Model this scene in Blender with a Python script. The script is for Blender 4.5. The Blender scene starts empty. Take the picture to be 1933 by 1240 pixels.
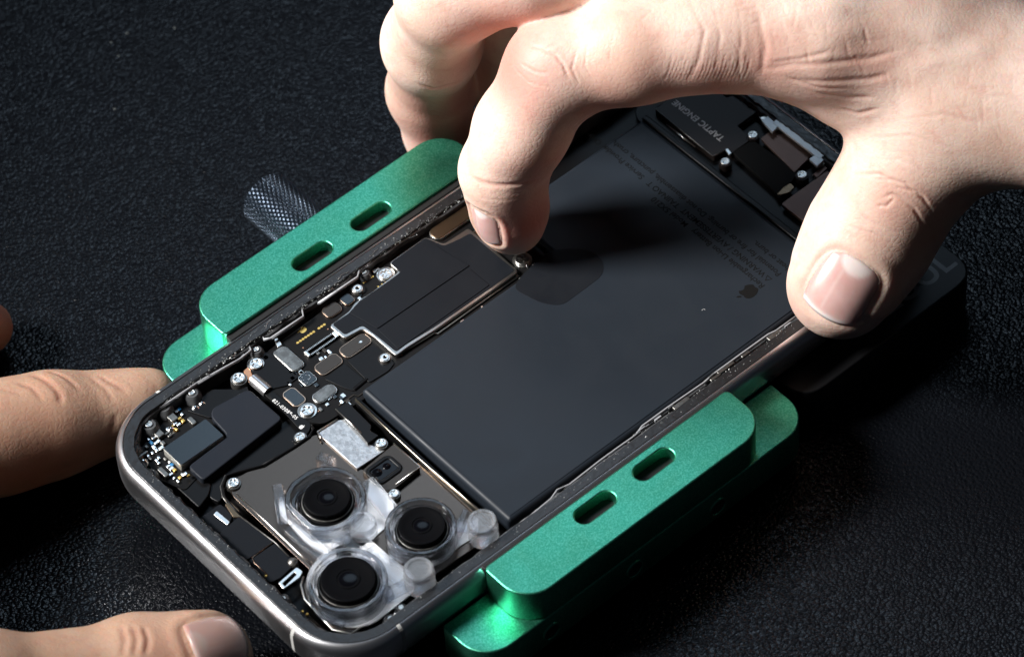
import bpy, bmesh, math, random
import numpy as np
from mathutils import Vector, Matrix
from mathutils.bvhtree import BVHTree
random.seed(7); rng = np.random.default_rng(7)
sc = bpy.context.scene
MM = 0.001
# ------------------------------------------------------------------ camera
RC = np.array([[0.75215967, -0.65708967, -0.04988979],
               [0.52997671, 0.5581848, 0.63839989],
               [-0.39163825, -0.50661908, 0.76808632]])      # rows: right, up, back
CAM = np.array([-216.899, -337.011, 567.820]); FPX = 7500.0
cd = bpy.data.cameras.new('camera'); cam = bpy.data.objects.new('camera', cd)
sc.collection.objects.link(cam); sc.camera = cam
M4 = Matrix([[RC[0][0], RC[1][0], RC[2][0], CAM[0]*MM], [RC[0][1], RC[1][1], RC[2][1], CAM[1]*MM],
             [RC[0][2], RC[1][2], RC[2][2], CAM[2]*MM], [0, 0, 0, 1]])
cam.matrix_world = M4
cd.sensor_width = 36; cd.lens = FPX/1933*36; cd.clip_start = .01; cd.clip_end = 20
cd.dof.use_dof = True; cd.dof.focus_distance = .735; cd.dof.aperture_fstop = 25
sc.render.resolution_x = 1024; sc.render.resolution_y = 656
# ------------------------------------------------------------------ world, lamps, exposure
w = bpy.data.worlds.new('World'); sc.world = w; w.use_nodes = True
w.node_tree.nodes['Background'].inputs[0].default_value = (.55, .7, 1, 1)
w.node_tree.nodes['Background'].inputs[1].default_value = .012
def area(name, pos, target, size, power, col, sy=None):
    l = bpy.data.lights.new(name, 'AREA'); l.energy = power; l.size = size*MM; l.color = col
    l.shape = 'RECTANGLE'; l.size_y = (sy or size)*MM
    l.shape = 'ELLIPSE'
    o = bpy.data.objects.new(name, l); sc.collection.objects.link(o)
    p = Vector(pos)*MM; o.location = p
    o.rotation_euler = (Vector(target)*MM-p).to_track_quat('-Z', 'Y').to_euler()
    return o
l = bpy.data.lights.new('key_lamp', 'SPOT'); l.energy = 54; l.shadow_soft_size = .095; l.color = (1, .975, .95)
l.spot_size = math.radians(27); l.spot_blend = .75
o = bpy.data.objects.new('key_lamp', l); sc.collection.objects.link(o); p = Vector((-337, 333, 450))*MM; o.location = p
o.rotation_euler = (Vector((96, 36, 7))*MM-p).to_track_quat('-Z', 'Y').to_euler()
area('back_softbox', (340, 400, 640), (55, 20, 0), 300, .7, (.60, .79, 1), 260)
sc.view_settings.view_transform = 'Standard'; sc.view_settings.look = 'None'
sc.view_settings.exposure = 0; sc.view_settings.gamma = 1
sc.cycles.max_bounces = 14; sc.cycles.transmission_bounces = 12; sc.cycles.transparent_max_bounces = 24
sc.cycles.caustics_refractive = True; sc.cycles.caustics_reflective = False

def at(px, py, z=0.0):
    d = RC.T @ np.array([(px-966.5)/FPX, -(py-620)/FPX, -1.0])
    s = (z-CAM[2])/d[2]; p = CAM+s*d
    return np.array([p[0], p[1], z])
# ------------------------------------------------------------------ object helpers (all in millimetres)
WL = {}
def link(o, parent, loc):
    sc.collection.objects.link(o)
    loc = np.array(loc, float); pl = WL.get(parent.name, np.zeros(3)) if parent else np.zeros(3)
    o.location = Vector((loc-pl)*MM); WL[o.name] = loc
    if parent: o.parent = parent
    return o
def empty(name, loc, label=None, cat=None, group=None):
    o = bpy.data.objects.new(name, None); o.empty_display_size = .01
    link(o, None, loc); tag(o, label, cat, group); return o
def tag(o, label=None, cat=None, group=None, kind=None):
    if label: o['label'] = label
    if cat: o['category'] = cat
    if group: o['group'] = group
    if kind: o['kind'] = kind
    return o
def mesh_obj(name, V, F, m, parent=None, smooth=False, label=None, mats=None, fm=None):
    V = np.array(V, float)
    c = (V.min(0)+V.max(0))/2; c[2] = V[:, 2].min()
    me = bpy.data.meshes.new(name); me.from_pydata(((V-c)*MM).tolist(), [], [list(map(int, f)) for f in F])
    me.materials.append(m)
    for x in (mats or []): me.materials.append(x)
    if fm is not None: me.polygons.foreach_set('material_index', fm)
    if smooth: me.polygons.foreach_set('use_smooth', [True]*len(me.polygons))
    me.update()
    o = bpy.data.objects.new(name, me); link(o, parent, c)
    if label: o['label'] = label
    return o
def auto_smooth(o, deg=35):
    me = o.data
    me.polygons.foreach_set('use_smooth', [True]*len(me.polygons))
    me.set_sharp_from_angle(angle=math.radians(deg))
def flat_tops(o, m=.995):
    for p in o.data.polygons:
        if abs(p.normal.z) > m: p.use_smooth = False
def curve_mesh(outlines, h, bev, res=2):
    """flat outlines (first is the outer one, others are holes) pushed up to height h, origin at the bottom"""
    cu = bpy.data.curves.new('c', 'CURVE'); cu.dimensions = '2D'; cu.fill_mode = 'BOTH'
    for pts in outlines:
        s = cu.splines.new('POLY'); s.points.add(len(pts)-1)
        for p, q in zip(s.points, pts): p.co = (q[0], q[1], 0, 1)
        s.use_cyclic_u = True
    bev = min(bev, h*.45)
    cu.extrude = h/2-bev; cu.bevel_depth = bev; cu.bevel_resolution = res; cu.offset = -bev
    o = bpy.data.objects.new('c', cu)
    me = o.to_mesh()
    V = np.array([v.co[:] for v in me.vertices]); F = [tuple(p.vertices) for p in me.polygons]
    o.to_mesh_clear(); bpy.data.objects.remove(o); bpy.data.curves.remove(cu)
    V[:, 2] += h/2
    return V, F
def weld(o, d=1e-6):
    bm = bmesh.new(); bm.from_mesh(o.data); bmesh.ops.remove_doubles(bm, verts=bm.verts, dist=d)
    bmesh.ops.recalc_face_normals(bm, faces=bm.faces); bm.to_mesh(o.data); bm.free()
def slab(name, pts, ztop, h, m, parent, bev=.12, holes=(), label=None, res=2):
    V, F = curve_mesh([pts]+list(holes), h, bev, res); V[:, 2] += ztop-h
    o = mesh_obj(name, V, F, m, parent, label=label); weld(o); auto_smooth(o); flat_tops(o); return o
def rrect(x0, x1, y0, y1, r, n=6):
    r = min(r, (x1-x0)/2-1e-3, (y1-y0)/2-1e-3); P = []
    for cx, cy, a0 in ((x1-r, y1-r, 0), (x0+r, y1-r, 90), (x0+r, y0+r, 180), (x1-r, y0+r, 270)):
        for k in range(n+1):
            a = math.radians(a0+90*k/n); P.append((cx+r*math.cos(a), cy+r*math.sin(a)))
    return P
def rpx(p, q, z, r=.5, n=5, grow=0):
    a, b = at(*p, z), at(*q, z)
    return rrect(min(a[0], b[0])-grow, max(a[0], b[0])+grow, min(a[1], b[1])-grow, max(a[1], b[1])+grow, r, n)
def ppx(pts, z): return [tuple(at(*p, z)[:2]) for p in pts]
def roundpoly(pts, r, n=4):
    P = []; N = len(pts)
    for i in range(N):
        p = np.array(pts[i][:2]); a = np.array(pts[i-1][:2])-p; b = np.array(pts[(i+1) % N][:2])-p
        la, lb = np.linalg.norm(a), np.linalg.norm(b); rr = min(r, la*.45, lb*.45)
        A = p+a/la*rr; B = p+b/lb*rr
        for k in range(n+1):
            t = k/n; P.append(tuple((1-t)**2*A+2*t*(1-t)*p+t*t*B))
    return P
def circle(cx, cy, r, n=40): return [(cx+r*math.cos(2*math.pi*k/n), cy+r*math.sin(2*math.pi*k/n)) for k in range(n)]
def lathe(name, prof, c, m, parent, n=48, smooth=True, label=None, ang=35):
    V = []; F = []; K = len(prof)
    for i in range(n):
        a = 2*math.pi*i/n
        for r, z in prof: V.append((c[0]+r*math.cos(a), c[1]+r*math.sin(a), c[2]+z))
    for i in range(n):
        j = (i+1) % n
        for k in range(K-1): F.append((i*K+k, j*K+k, j*K+k+1, i*K+k+1))
    o = mesh_obj(name, V, F, m, parent, label=label); weld(o)
    if smooth: auto_smooth(o, ang)
    return o
def tube(name, pts, r, m, parent, n=8, flat=1.0, label=None, closed=False):
    P = np.array(pts, float); V = []; F = []
    for i in range(len(P)):
        t = P[min(i+1, len(P)-1)]-P[max(i-1, 0)]
        if closed: t = P[(i+1) % len(P)]-P[i-1]
        t = t/np.linalg.norm(t); s = np.cross(t, (0, 0, 1)); s /= np.linalg.norm(s)+1e-9; u = np.cross(s, t)
        for k in range(n):
            a = 2*math.pi*k/n; V.append(P[i]+s*r*math.cos(a)+u*r*flat*math.sin(a))
    L = len(P)
    for i in range(L if closed else L-1):
        j = (i+1) % L
        for k in range(n): F.append((i*n+k, i*n+(k+1) % n, j*n+(k+1) % n, j*n+k))
    if not closed: F.append(tuple(range(n))[::-1]); F.append(tuple((L-1)*n+k for k in range(n)))
    return mesh_obj(name, V, F, m, parent, smooth=True, label=label)
def dup(o, parent, loc, rot=0, sc_=1.0):
    c = o.copy(); link(c, parent, loc); c.rotation_euler[2] = rot; c.scale = (sc_,)*3; return c
def text(name, s, p, right, up, size, z, m, parent, h=.02, bold=0, align='LEFT', spacing=1.0):
    cu = bpy.data.curves.new('t', 'FONT'); cu.body = s; cu.size = size; cu.extrude = h/2; cu.offset = bold
    cu.align_x = align; cu.space_character = spacing
    o = bpy.data.objects.new('t', cu); me = o.to_mesh()
    V = np.array([v.co[:] for v in me.vertices]); F = [tuple(q.vertices) for q in me.polygons]
    o.to_mesh_clear(); bpy.data.objects.remove(o)
    r = np.array([*right, 0.]); u = np.array([*up, 0.]); r /= np.linalg.norm(r); u /= np.linalg.norm(u)
    W = np.array([p[0], p[1], z])+V[:, :1]*r+V[:, 1:2]*u+V[:, 2:]*np.array([0, 0, 1.])
    return mesh_obj(name, W, F, m, parent)
# ------------------------------------------------------------------ materials
def mat(name, col, rough=.5, metal=0., spec=.5, bump=None, tint=None, **kw):
    """bump=(scale per metre, strength, distance mm, kind); tint=(scale, colour2, lo, hi)"""
    m = bpy.data.materials.new(name); m.use_nodes = True; nt = m.node_tree; b = nt.nodes['Principled BSDF']
    b.inputs['Base Color'].default_value = (*col, 1); b.inputs['Roughness'].default_value = rough
    b.inputs['Metallic'].default_value = metal; b.inputs['Specular IOR Level'].default_value = spec
    for k, v in kw.items(): b.inputs[k.replace('_', ' ')].default_value = v
    tc = nt.nodes.new('ShaderNodeTexCoord')
    if tint:
        n = nt.nodes.new('ShaderNodeTexNoise'); n.inputs['Scale'].default_value = tint[0]; n.inputs['Detail'].default_value = 6
        nt.links.new(tc.outputs['Object'], n.inputs['Vector'])
        r = nt.nodes.new('ShaderNodeValToRGB'); r.color_ramp.elements[0].position = tint[2]; r.color_ramp.elements[1].position = tint[3]
        r.color_ramp.elements[0].color = (*col, 1); r.color_ramp.elements[1].color = (*tint[1], 1)
        nt.links.new(n.outputs['Fac'], r.inputs[0]); nt.links.new(r.outputs[0], b.inputs['Base Color'])
    if bump:
        kind = bump[3] if len(bump) > 3 else 'noise'
        if kind == 'noise':
            n = nt.nodes.new('ShaderNodeTexNoise'); n.inputs['Detail'].default_value = 4; out = 'Fac'
        else:
            n = nt.nodes.new('ShaderNodeTexVoronoi'); out = 'Distance'
        n.inputs['Scale'].default_value = bump[0]
        nt.links.new(tc.outputs['Object'], n.inputs['Vector'])
        bp = nt.nodes.new('ShaderNodeBump'); bp.inputs['Strength'].default_value = bump[1]; bp.inputs['Distance'].default_value = bump[2]*MM
        nt.links.new(n.outputs[out], bp.inputs['Height']); nt.links.new(bp.outputs[0], b.inputs['Normal'])
    return m
GREEN = mat('green_anodised', (.06, .41, .255), .38, 1, tint=(3600, (.18, .67, .46), .42, .75), bump=(5200, .5, .07))
STEEL = mat('polished_steel', (.95, .96, 1.0), .31, 1, bump=(900, .03, .02))  # base lifted almost to white so the lamp highlight on the bevel shows
RIM = mat('black_rim', (.012, .012, .013), .38, 0, .6, bump=(700, .7, .25))
CAST = mat('dark_casting', (.10, .105, .11), .45, .2, bump=(900, .5, .15), tint=(300, (.025, .025, .028), .4, .65))
WALL = mat('machined_wall', (.34, .35, .37), .40, .1, bump=(1200, .3, .08))
BLACK = mat('black_plastic', (.004, .004, .0045), .38, 0, .2)
PCB = mat('black_circuit_board', (.0065, .0063, .0065), .45, 0, .15, bump=(1500, .15, .05))
TAPE = mat('graphite_tape', (.008, .0095, .0125), .55, 0, .14, bump=(2500, .25, .05))
BATT = mat('battery_foil', (.0145, .019, .0255), .46, .0, .2, bump=(5000, .25, .03))
BLOCK = mat('matte_block', (.012, .015, .0215), .55, 0, .2, bump=(4000, .3, .03))
GLASSBLK = mat('black_glass_chip', (.004, .008, .012), .25, 0, .5)
CHIPG = mat('grey_chip', (.26, .255, .24), .38, .9, bump=(1500, .5, .06), tint=(900, (.16, .155, .145), .4, .6))
CHIPD = mat('dark_chip', (.045, .040, .036), .4, .5, bump=(2500, .4, .05))
CHIPB = mat('bronze_shield', (.16, .115, .075), .36, .95, bump=(2800, .4, .04))
LIPG = mat('gold_edge', (.45, .32, .24), .3, 1)
GOLD = mat('gold_contact', (.75, .45, .12), .28, 1)
SILV = mat('bright_metal', (.66, .65, .62), .30, 1, bump=(1200, .25, .05))
SOLD = mat('solder', (.85, .85, .84), .22, 1, bump=(900, .4, .12))
GALV = mat('brushed_silver_sheet', (.48, .50, .52), .42, .9, bump=(1800, .9, .12), tint=(1200, (.70, .72, .74), .4, .62))
BROWN = mat('bronze_steel_plate', (.085, .066, .054), .27, 1, bump=(2600, .4, .03))
BROWN2 = mat('brown_plate', (.15, .10, .085), .5, .7, bump=(2600, .5, .04))
DARKB = mat('dark_brown_plate', (.014, .010, .009), .5, .3, bump=(2600, .4, .03))
COPPER = mat('copper', (.75, .36, .2), .35, 1)
BLUE = mat('blue_part', (.02, .18, .42), .3)
WHITE = mat('white_ink', (.75, .75, .75), .6)
INK = mat('black_ink', (.002, .002, .002), .75, 0, .2)
GREYINK = mat('grey_ink', (.60, .58, .57), .6)
DIMINK = mat('dim_white_ink', (.30, .30, .30), .6)
KNURL = mat('knurled_steel', (.05, .064, .085), .36, 1)
BASEM = mat('black_anodised_base', (.006, .006, .007), .45, 0, .4, bump=(2000, .2, .03))
def uneven(m, sc1, d1, r0, r1):
    nt = m.node_tree; b = nt.nodes['Principled BSDF']; N = nt.nodes.new; L = nt.links.new; tc = N('ShaderNodeTexCoord')
    n = N('ShaderNodeTexNoise'); n.inputs['Scale'].default_value = sc1; n.inputs['Detail'].default_value = 3; L(tc.outputs['Object'], n.inputs['Vector'])
    bp = N('ShaderNodeBump'); bp.inputs['Strength'].default_value = .6; bp.inputs['Distance'].default_value = d1*MM; L(n.outputs['Fac'], bp.inputs['Height'])
    old = b.inputs['Normal'].links[0].from_node; L(bp.outputs[0], old.inputs['Normal'])
    n2 = N('ShaderNodeTexNoise'); n2.inputs['Scale'].default_value = sc1*1.7; n2.inputs['Detail'].default_value = 7; n2.inputs['Distortion'].default_value = .6; L(tc.outputs['Object'], n2.inputs['Vector'])
    mr = N('ShaderNodeMapRange'); mr.inputs['From Min'].default_value = .3; mr.inputs['From Max'].default_value = .7; mr.inputs['To Min'].default_value = r0; mr.inputs['To Max'].default_value = r1
    L(n2.outputs['Fac'], mr.inputs['Value']); L(mr.outputs[0], b.inputs['Roughness'])
uneven(BATT, 55, .35, .38, .54); uneven(TAPE, 120, .15, .42, .62); uneven(GREEN, 70, .05, .33, .44); uneven(BLOCK, 120, .06, .45, .6)
PAD = mat('black_rubber_pad', (.006, .006, .006), .6)
def clear(name, lo, hi, white, rough):
    # clear moulded plastic: light passes straight through the faces, the edges scatter and gloss
    m = bpy.data.materials.new(name); m.use_nodes = True; nt = m.node_tree; N = nt.nodes.new; L = nt.links.new
    b = nt.nodes['Principled BSDF']; out = nt.nodes['Material Output']
    b.inputs['Base Color'].default_value = (.93, .96, 1, 1); b.inputs['Roughness'].default_value = rough
    b.inputs['Transmission Weight'].default_value = white; b.inputs['IOR'].default_value = 1.46
    t = N('ShaderNodeBsdfTransparent'); t.inputs[0].default_value = (.97, .98, 1, 1)
    lw = N('ShaderNodeLayerWeight'); lw.inputs['Blend'].default_value = .34
    r = N('ShaderNodeMapRange'); r.inputs['To Min'].default_value = lo; r.inputs['To Max'].default_value = hi
    n = N('ShaderNodeTexNoise'); n.inputs['Scale'].default_value = 420; tc = N('ShaderNodeTexCoord'); L(tc.outputs['Object'], n.inputs['Vector'])
    bp = N('ShaderNodeBump'); bp.inputs['Strength'].default_value = .35; bp.inputs['Distance'].default_value = .25*MM
    L(n.outputs['Fac'], bp.inputs['Height']); L(bp.outputs[0], b.inputs['Normal']); L(bp.outputs[0], lw.inputs['Normal'])
    pw = N('ShaderNodeMath'); pw.operation = 'POWER'; pw.inputs[1].default_value = 1.7; L(lw.outputs['Facing'], pw.inputs[0]); L(pw.outputs[0], r.inputs['Value']); x = N('ShaderNodeMixShader'); L(r.outputs[0], x.inputs[0]); L(t.outputs[0], x.inputs[1]); L(b.outputs[0], x.inputs[2])
    L(x.outputs[0], out.inputs['Surface']); return m
CLEAR = clear('clear_plastic', .30, 1.0, .97, .04)
RINGC = clear('clear_ring_plastic', .62, 1.0, 1.0, .015)
FROST = clear('frosted_clear_plastic', .55, 1.0, .85, .16)
LENS = mat('lens_glass', (.002, .002, .003), .15, 0, .12)
LENSR = mat('lens_ring', (.0015, .0015, .002), .5, 0, .08)

def leather():
    m = bpy.data.materials.new('black_leather'); m.use_nodes = True; nt = m.node_tree; b = nt.nodes['Principled BSDF']
    b.inputs['Base Color'].default_value = (.0035, .0042, .0058, 1); b.inputs['Roughness'].default_value = .3; b.inputs['Specular IOR Level'].default_value = .30
    tc = nt.nodes.new('ShaderNodeTexCoord'); N = nt.nodes.new; L = nt.links.new
    wn = N('ShaderNodeTexNoise'); wn.inputs['Scale'].default_value = 260; L(tc.outputs['Object'], wn.inputs['Vector'])
    mx = N('ShaderNodeVectorMath'); mx.operation = 'MULTIPLY_ADD'; mx.inputs[1].default_value = (.0012,)*3
    L(wn.outputs['Color'], mx.inputs[0]); L(tc.outputs['Object'], mx.inputs[2])
    v = N('ShaderNodeTexVoronoi'); v.inputs['Scale'].default_value = 1500; v.feature = 'SMOOTH_F1'; v.inputs['Smoothness'].default_value = .35
    L(mx.outputs[0], v.inputs['Vector'])
    n = N('ShaderNodeTexNoise'); n.inputs['Scale'].default_value = 1500; n.inputs['Detail'].default_value = 2; L(tc.outputs['Object'], n.inputs['Vector'])
    a = N('ShaderNodeMath'); a.operation = 'MULTIPLY_ADD'; a.inputs[1].default_value = -1.6; L(v.outputs['Distance'], a.inputs[0]); L(n.outputs['Fac'], a.inputs[2])
    bp = N('ShaderNodeBump'); bp.inputs['Strength'].default_value = .8; bp.inputs['Distance'].default_value = .16*MM
    L(a.outputs[0], bp.inputs['Height']); L(bp.outputs[0], b.inputs['Normal'])
    r = N('ShaderNodeMapRange'); r.inputs['To Min'].default_value = .15; r.inputs['To Max'].default_value = .32
    n2 = N('ShaderNodeTexNoise'); n2.inputs['Scale'].default_value = 22; L(tc.outputs['Object'], n2.inputs['Vector'])
    L(n2.outputs['Fac'], r.inputs['Value']); L(r.outputs[0], b.inputs['Roughness'])
    return m
LEATHER = leather()

def skin(name, c1, c2, c3):
    m = bpy.data.materials.new(name); m.use_nodes = True; nt = m.node_tree; b = nt.nodes['Principled BSDF']
    N = nt.nodes.new; L = nt.links.new
    tc = N('ShaderNodeTexCoord')
    n = N('ShaderNodeTexNoise'); n.inputs['Scale'].default_value = 55; n.inputs['Detail'].default_value = 5; L(tc.outputs['Object'], n.inputs['Vector'])
    r = N('ShaderNodeValToRGB'); e = r.color_ramp.elements
    e[0].position = .36; e[0].color = (*c1, 1); e[1].position = .60; e[1].color = (*c2, 1)
    L(n.outputs['Fac'], r.inputs[0])
    # red tint by mesh attribute: pads, knuckle folds, painted shade on fingers
    at_ = N('ShaderNodeAttribute'); at_.attribute_name = 'flush'
    mx = N('ShaderNodeMix'); mx.data_type = 'RGBA'; L(at_.outputs['Fac'], mx.inputs[0]); L(r.outputs[0], mx.inputs[6]); mx.inputs[7].default_value = (*c3, 1)
    L(mx.outputs[2], b.inputs['Base Color'])
    # small blotches and pores in the colour itself
    nb = N('ShaderNodeTexNoise'); nb.inputs['Scale'].default_value = 330; nb.inputs['Detail'].default_value = 6; nb.inputs['Roughness'].default_value = .7; L(tc.outputs['Object'], nb.inputs['Vector'])
    mr = N('ShaderNodeMapRange'); mr.inputs['From Min'].default_value = .5; mr.inputs['From Max'].default_value = .75; mr.inputs['To Max'].default_value = .38; L(nb.outputs['Fac'], mr.inputs['Value'])
    mx2 = N('ShaderNodeMix'); mx2.data_type = 'RGBA'; L(mr.outputs[0], mx2.inputs[0]); L(mx.outputs[2], mx2.inputs[6]); mx2.inputs[7].default_value = (*c3, 1)
    L(mx2.outputs[2], b.inputs['Base Color'])
    b.inputs['Subsurface Weight'].default_value = .5; b.inputs['Subsurface Radius'].default_value = (1.0, .35, .18)
    b.inputs['Subsurface Scale'].default_value = 2.2*MM
    b.inputs['Roughness'].default_value = .52; b.inputs['Specular IOR Level'].default_value = .32
    v = N('ShaderNodeTexVoronoi'); v.inputs['Scale'].default_value = 980; v.feature = 'DISTANCE_TO_EDGE'
    wn = N('ShaderNodeTexNoise'); wn.inputs['Scale'].default_value = 500; L(tc.outputs['Object'], wn.inputs['Vector'])
    wm = N('ShaderNodeVectorMath'); wm.operation = 'MULTIPLY_ADD'; wm.inputs[1].default_value = (.0010,)*3
    L(wn.outputs['Color'], wm.inputs[0]); L(tc.outputs['Object'], wm.inputs[2]); L(wm.outputs[0], v.inputs['Vector'])
    n2 = N('ShaderNodeTexNoise'); n2.inputs['Scale'].default_value = 900; n2.inputs['Detail'].default_value = 4; L(tc.outputs['Object'], n2.inputs['Vector'])
    n3 = N('ShaderNodeTexNoise'); n3.inputs['Scale'].default_value = 240; n3.inputs['Detail'].default_value = 3; L(tc.outputs['Object'], n3.inputs['Vector'])
    vm = N('ShaderNodeMath'); vm.operation = 'MINIMUM'; vm.inputs[1].default_value = .22; L(v.outputs['Distance'], vm.inputs[0])
    vs = N('ShaderNodeMath'); vs.operation = 'MULTIPLY'; vs.inputs[1].default_value = 3.2; L(vm.outputs[0], vs.inputs[0])
    a = N('ShaderNodeMath'); a.operation = 'MULTIPLY_ADD'; a.inputs[1].default_value = .7; L(n2.outputs['Fac'], a.inputs[0]); L(vs.outputs[0], a.inputs[2])
    a2 = N('ShaderNodeMath'); a2.operation = 'MULTIPLY_ADD'; a2.inputs[1].default_value = 2.0; L(n3.outputs['Fac'], a2.inputs[0]); L(a.outputs[0], a2.inputs[2])
    bp = N('ShaderNodeBump'); bp.inputs['Strength'].default_value = .30; bp.inputs['Distance'].default_value = .10*MM
    L(a2.outputs[0], bp.inputs['Height']); L(bp.outputs[0], b.inputs['Normal'])
    return m
SKIN = skin('light_skin', (.62, .43, .345), (.75, .575, .49), (.50, .19, .15))
SKIN2 = skin('skin_darkened_for_dim_light', (.50, .31, .215), (.60, .39, .28), (.46, .20, .14))  # left hand's colour lowered because little lamp light reaches it
NAIL = mat('fingernail', (.56, .33, .30), .28, 0, .5, Subsurface_Weight=.4, Subsurface_Scale=1.5*MM, tint=(160, (.66, .43, .41), .35, .65), bump=(300, .12, .1))
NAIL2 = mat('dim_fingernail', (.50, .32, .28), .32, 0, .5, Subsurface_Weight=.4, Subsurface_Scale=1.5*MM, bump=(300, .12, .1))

def nail_marks(m, col):
    nt = m.node_tree; b = nt.nodes['Principled BSDF']; src = b.inputs['Base Color'].links[0].from_socket if b.inputs['Base Color'].links else None
    at_ = nt.nodes.new('ShaderNodeAttribute'); at_.attribute_name = 'pale'
    mx = nt.nodes.new('ShaderNodeMix'); mx.data_type = 'RGBA'; nt.links.new(at_.outputs['Fac'], mx.inputs[0]); mx.inputs[7].default_value = (*col, 1)
    if src: nt.links.new(src, mx.inputs[6])
    else: mx.inputs[6].default_value = b.inputs['Base Color'].default_value
    nt.links.new(mx.outputs[2], b.inputs['Base Color'])
nail_marks(NAIL, (.80, .68, .66)); nail_marks(NAIL2, (.52, .40, .36))
# ================================================================== SETTING
mesh_obj('desk', [(-900, -900, -20), (1100, -900, -20), (1100, 1100, -20), (-900, 1100, -20)], [(0, 1, 2, 3)], LEATHER)
tag(bpy.data.objects['desk'], kind='structure')

# ================================================================== HOLDER (fixture)
hold = empty('phone_holder', (70, 35, -20), 'black repair clamp with two green metal jaws gripping the opened phone', 'clamp')
slab('base', roundpoly([(12, 6), (105, 6), (105, -7), (151, -7), (151, 78), (105, 78), (105, 66), (12, 66)], 6, 6), -9.2, 10.6, BASEM, hold, .4)
text('base_lettering', '2UUL', (131.2, -3.0), (1, 0), (0, 1), 7.6, -9.17, DIMINK, hold, .04, .10)
for side in (0, 1):
    j = None
    if side == 0: x0, x1, y0, y1, zt, zl = 32.0, 95.6, 72.6, 84.3, 1.0, -8.0      # far jaw
    else: x0, x1, y0, y1, zt, zl = 32.2, 91.3, -12.4, -1.0, .9, -6.9
    s = 1 if side == 0 else -1
    xm = (x0+x1)/2
    holes = []
    for cx in ((56.4, 70.9) if side == 0 else (55.7, 69.9)):
        yc = 76.4 if side == 0 else -4.6
        holes.append(rrect(cx-4.4, cx+4.4, yc-1.75, yc+1.75, 1.74, 8))
    # only the two outer corners are rounded wide; the inner ones are small
    def bar(a, b, c, d, R, r):
        P = []
        rr = (R, R, r, r) if s > 0 else (r, r, R, R)
        for (cx, cy, a0), q in zip(((b, d, 0), (a, d, 90), (a, c, 180), (b, c, 270)), rr):
            sx = -1 if a0 in (0, 270) else 1; sy = -1 if a0 in (0, 90) else 1
            for k in range(9):
                t = math.radians(a0+90*k/8); P.append((cx+sx*q+q*math.cos(t), cy+sy*q+q*math.sin(t)))
        return P
    o = slab('jaw', bar(x0, x1, y0, y1, 6.2, 1.2), zt, zt-zl+.05, GREEN, hold, .35, holes, res=3)
    o['label'] = 'green jaw bar with two slots behind the phone' if side == 0 else 'green jaw bar with two slots in front of the phone'
    yy0, yy1 = (y0, y1+.3) if side == 0 else (y0-.1, y1)
    lp = slab('jaw_step', bar(22.0, 102.3, yy0, yy1, 6.5, .6), zl, 8.2, GREEN, o, .35, res=3)
    for hc in holes:
        hx = [p[0] for p in hc]; hy = [p[1] for p in hc]
        slab('slot_shade_plate', rrect(min(hx)-.05, max(hx)+.05, min(hy)-.05, max(hy)+.05, 1.8), zt-2.6, .5, PAD, o, .02)  # black plate modelled to give the slot its unlit depth
    # black pad beside the phone; far one widened to draw the bevel's shadow
    pd = (x0+.4, x1-.4, y0-1.35, y0+.05) if side == 0 else (x0+.4, x1-.4, y1-.05, y1+.9)
    slab('rubber_pad', rrect(*pd, .2), zt-.75, 6, PAD, o, .1)
    if side == 1:      # round openings in the front face of the step
        for cx in (37.5, 57.5, 78.0):
            V = []; F = []; n = 28
            prof = [(2.1, .04), (2.1, -.08), (1.75, -.35), (1.7, -.1), (1.7, .02)]
            for i in range(n):
                a = 2*math.pi*i/n
                for r, d in prof: V.append((cx+r*math.cos(a), yy0+d, -11.6+r*math.sin(a)))
            K = len(prof)
            for i in range(n):
                for k in range(K-1): F.append((i*K+k, ((i+1) % n)*K+k, ((i+1) % n)*K+k+1, i*K+k+1))
            mesh_obj('socket_ring', V, F, GREEN, o, True)
            V = [(cx+1.7*math.cos(2*math.pi*i/n), yy0-.012, -11.6+1.7*math.sin(2*math.pi*i/n)) for i in range(n)]
            mesh_obj('socket', V, [tuple(range(n))], PAD, o)
# knurled thumb screw
kc = at(497, 374, -9.5); KX, KZ, KR = kc[0]+.4, -9.5, 5.6
ky1 = kc[1]; ky0 = 85.5
NA, NY = 288, 150; V = []; F = []
for j in range(NY+1):
    y = ky0+(ky1-ky0)*j/NY
    for i in range(NA):
        a = 2*math.pi*i/NA; arc = a*KR
        p = KR*2*math.pi/36
        u = (a*36/(2*math.pi)+(y-ky0)/1.55) % 1; v_ = (a*36/(2*math.pi)-(y-ky0)/1.55) % 1
        g = min(abs(u-.5), .5)*2, min(abs(v_-.5), .5)*2
        d = .30*min(1, 2.2*min(1-g[0], 1-g[1]))
        r = KR-.30+d
        if j == NY or j == 0: r = KR-.45
        V.append((KX+r*math.cos(a), y, KZ+r*math.sin(a)))
for j in range(NY):
    for i in range(NA):
        F.append((j*NA+i, (j+1)*NA+i, (j+1)*NA+(i+1) % NA, j*NA+(i+1) % NA))
F.append(tuple(NY*NA+i for i in range(NA))[::-1]); F.append(tuple(range(NA)))
kn = mesh_obj('thumbscrew', V, F, KNURL, hold); kn['label'] = 'grey steel thumbscrew with diamond knurling'

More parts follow.
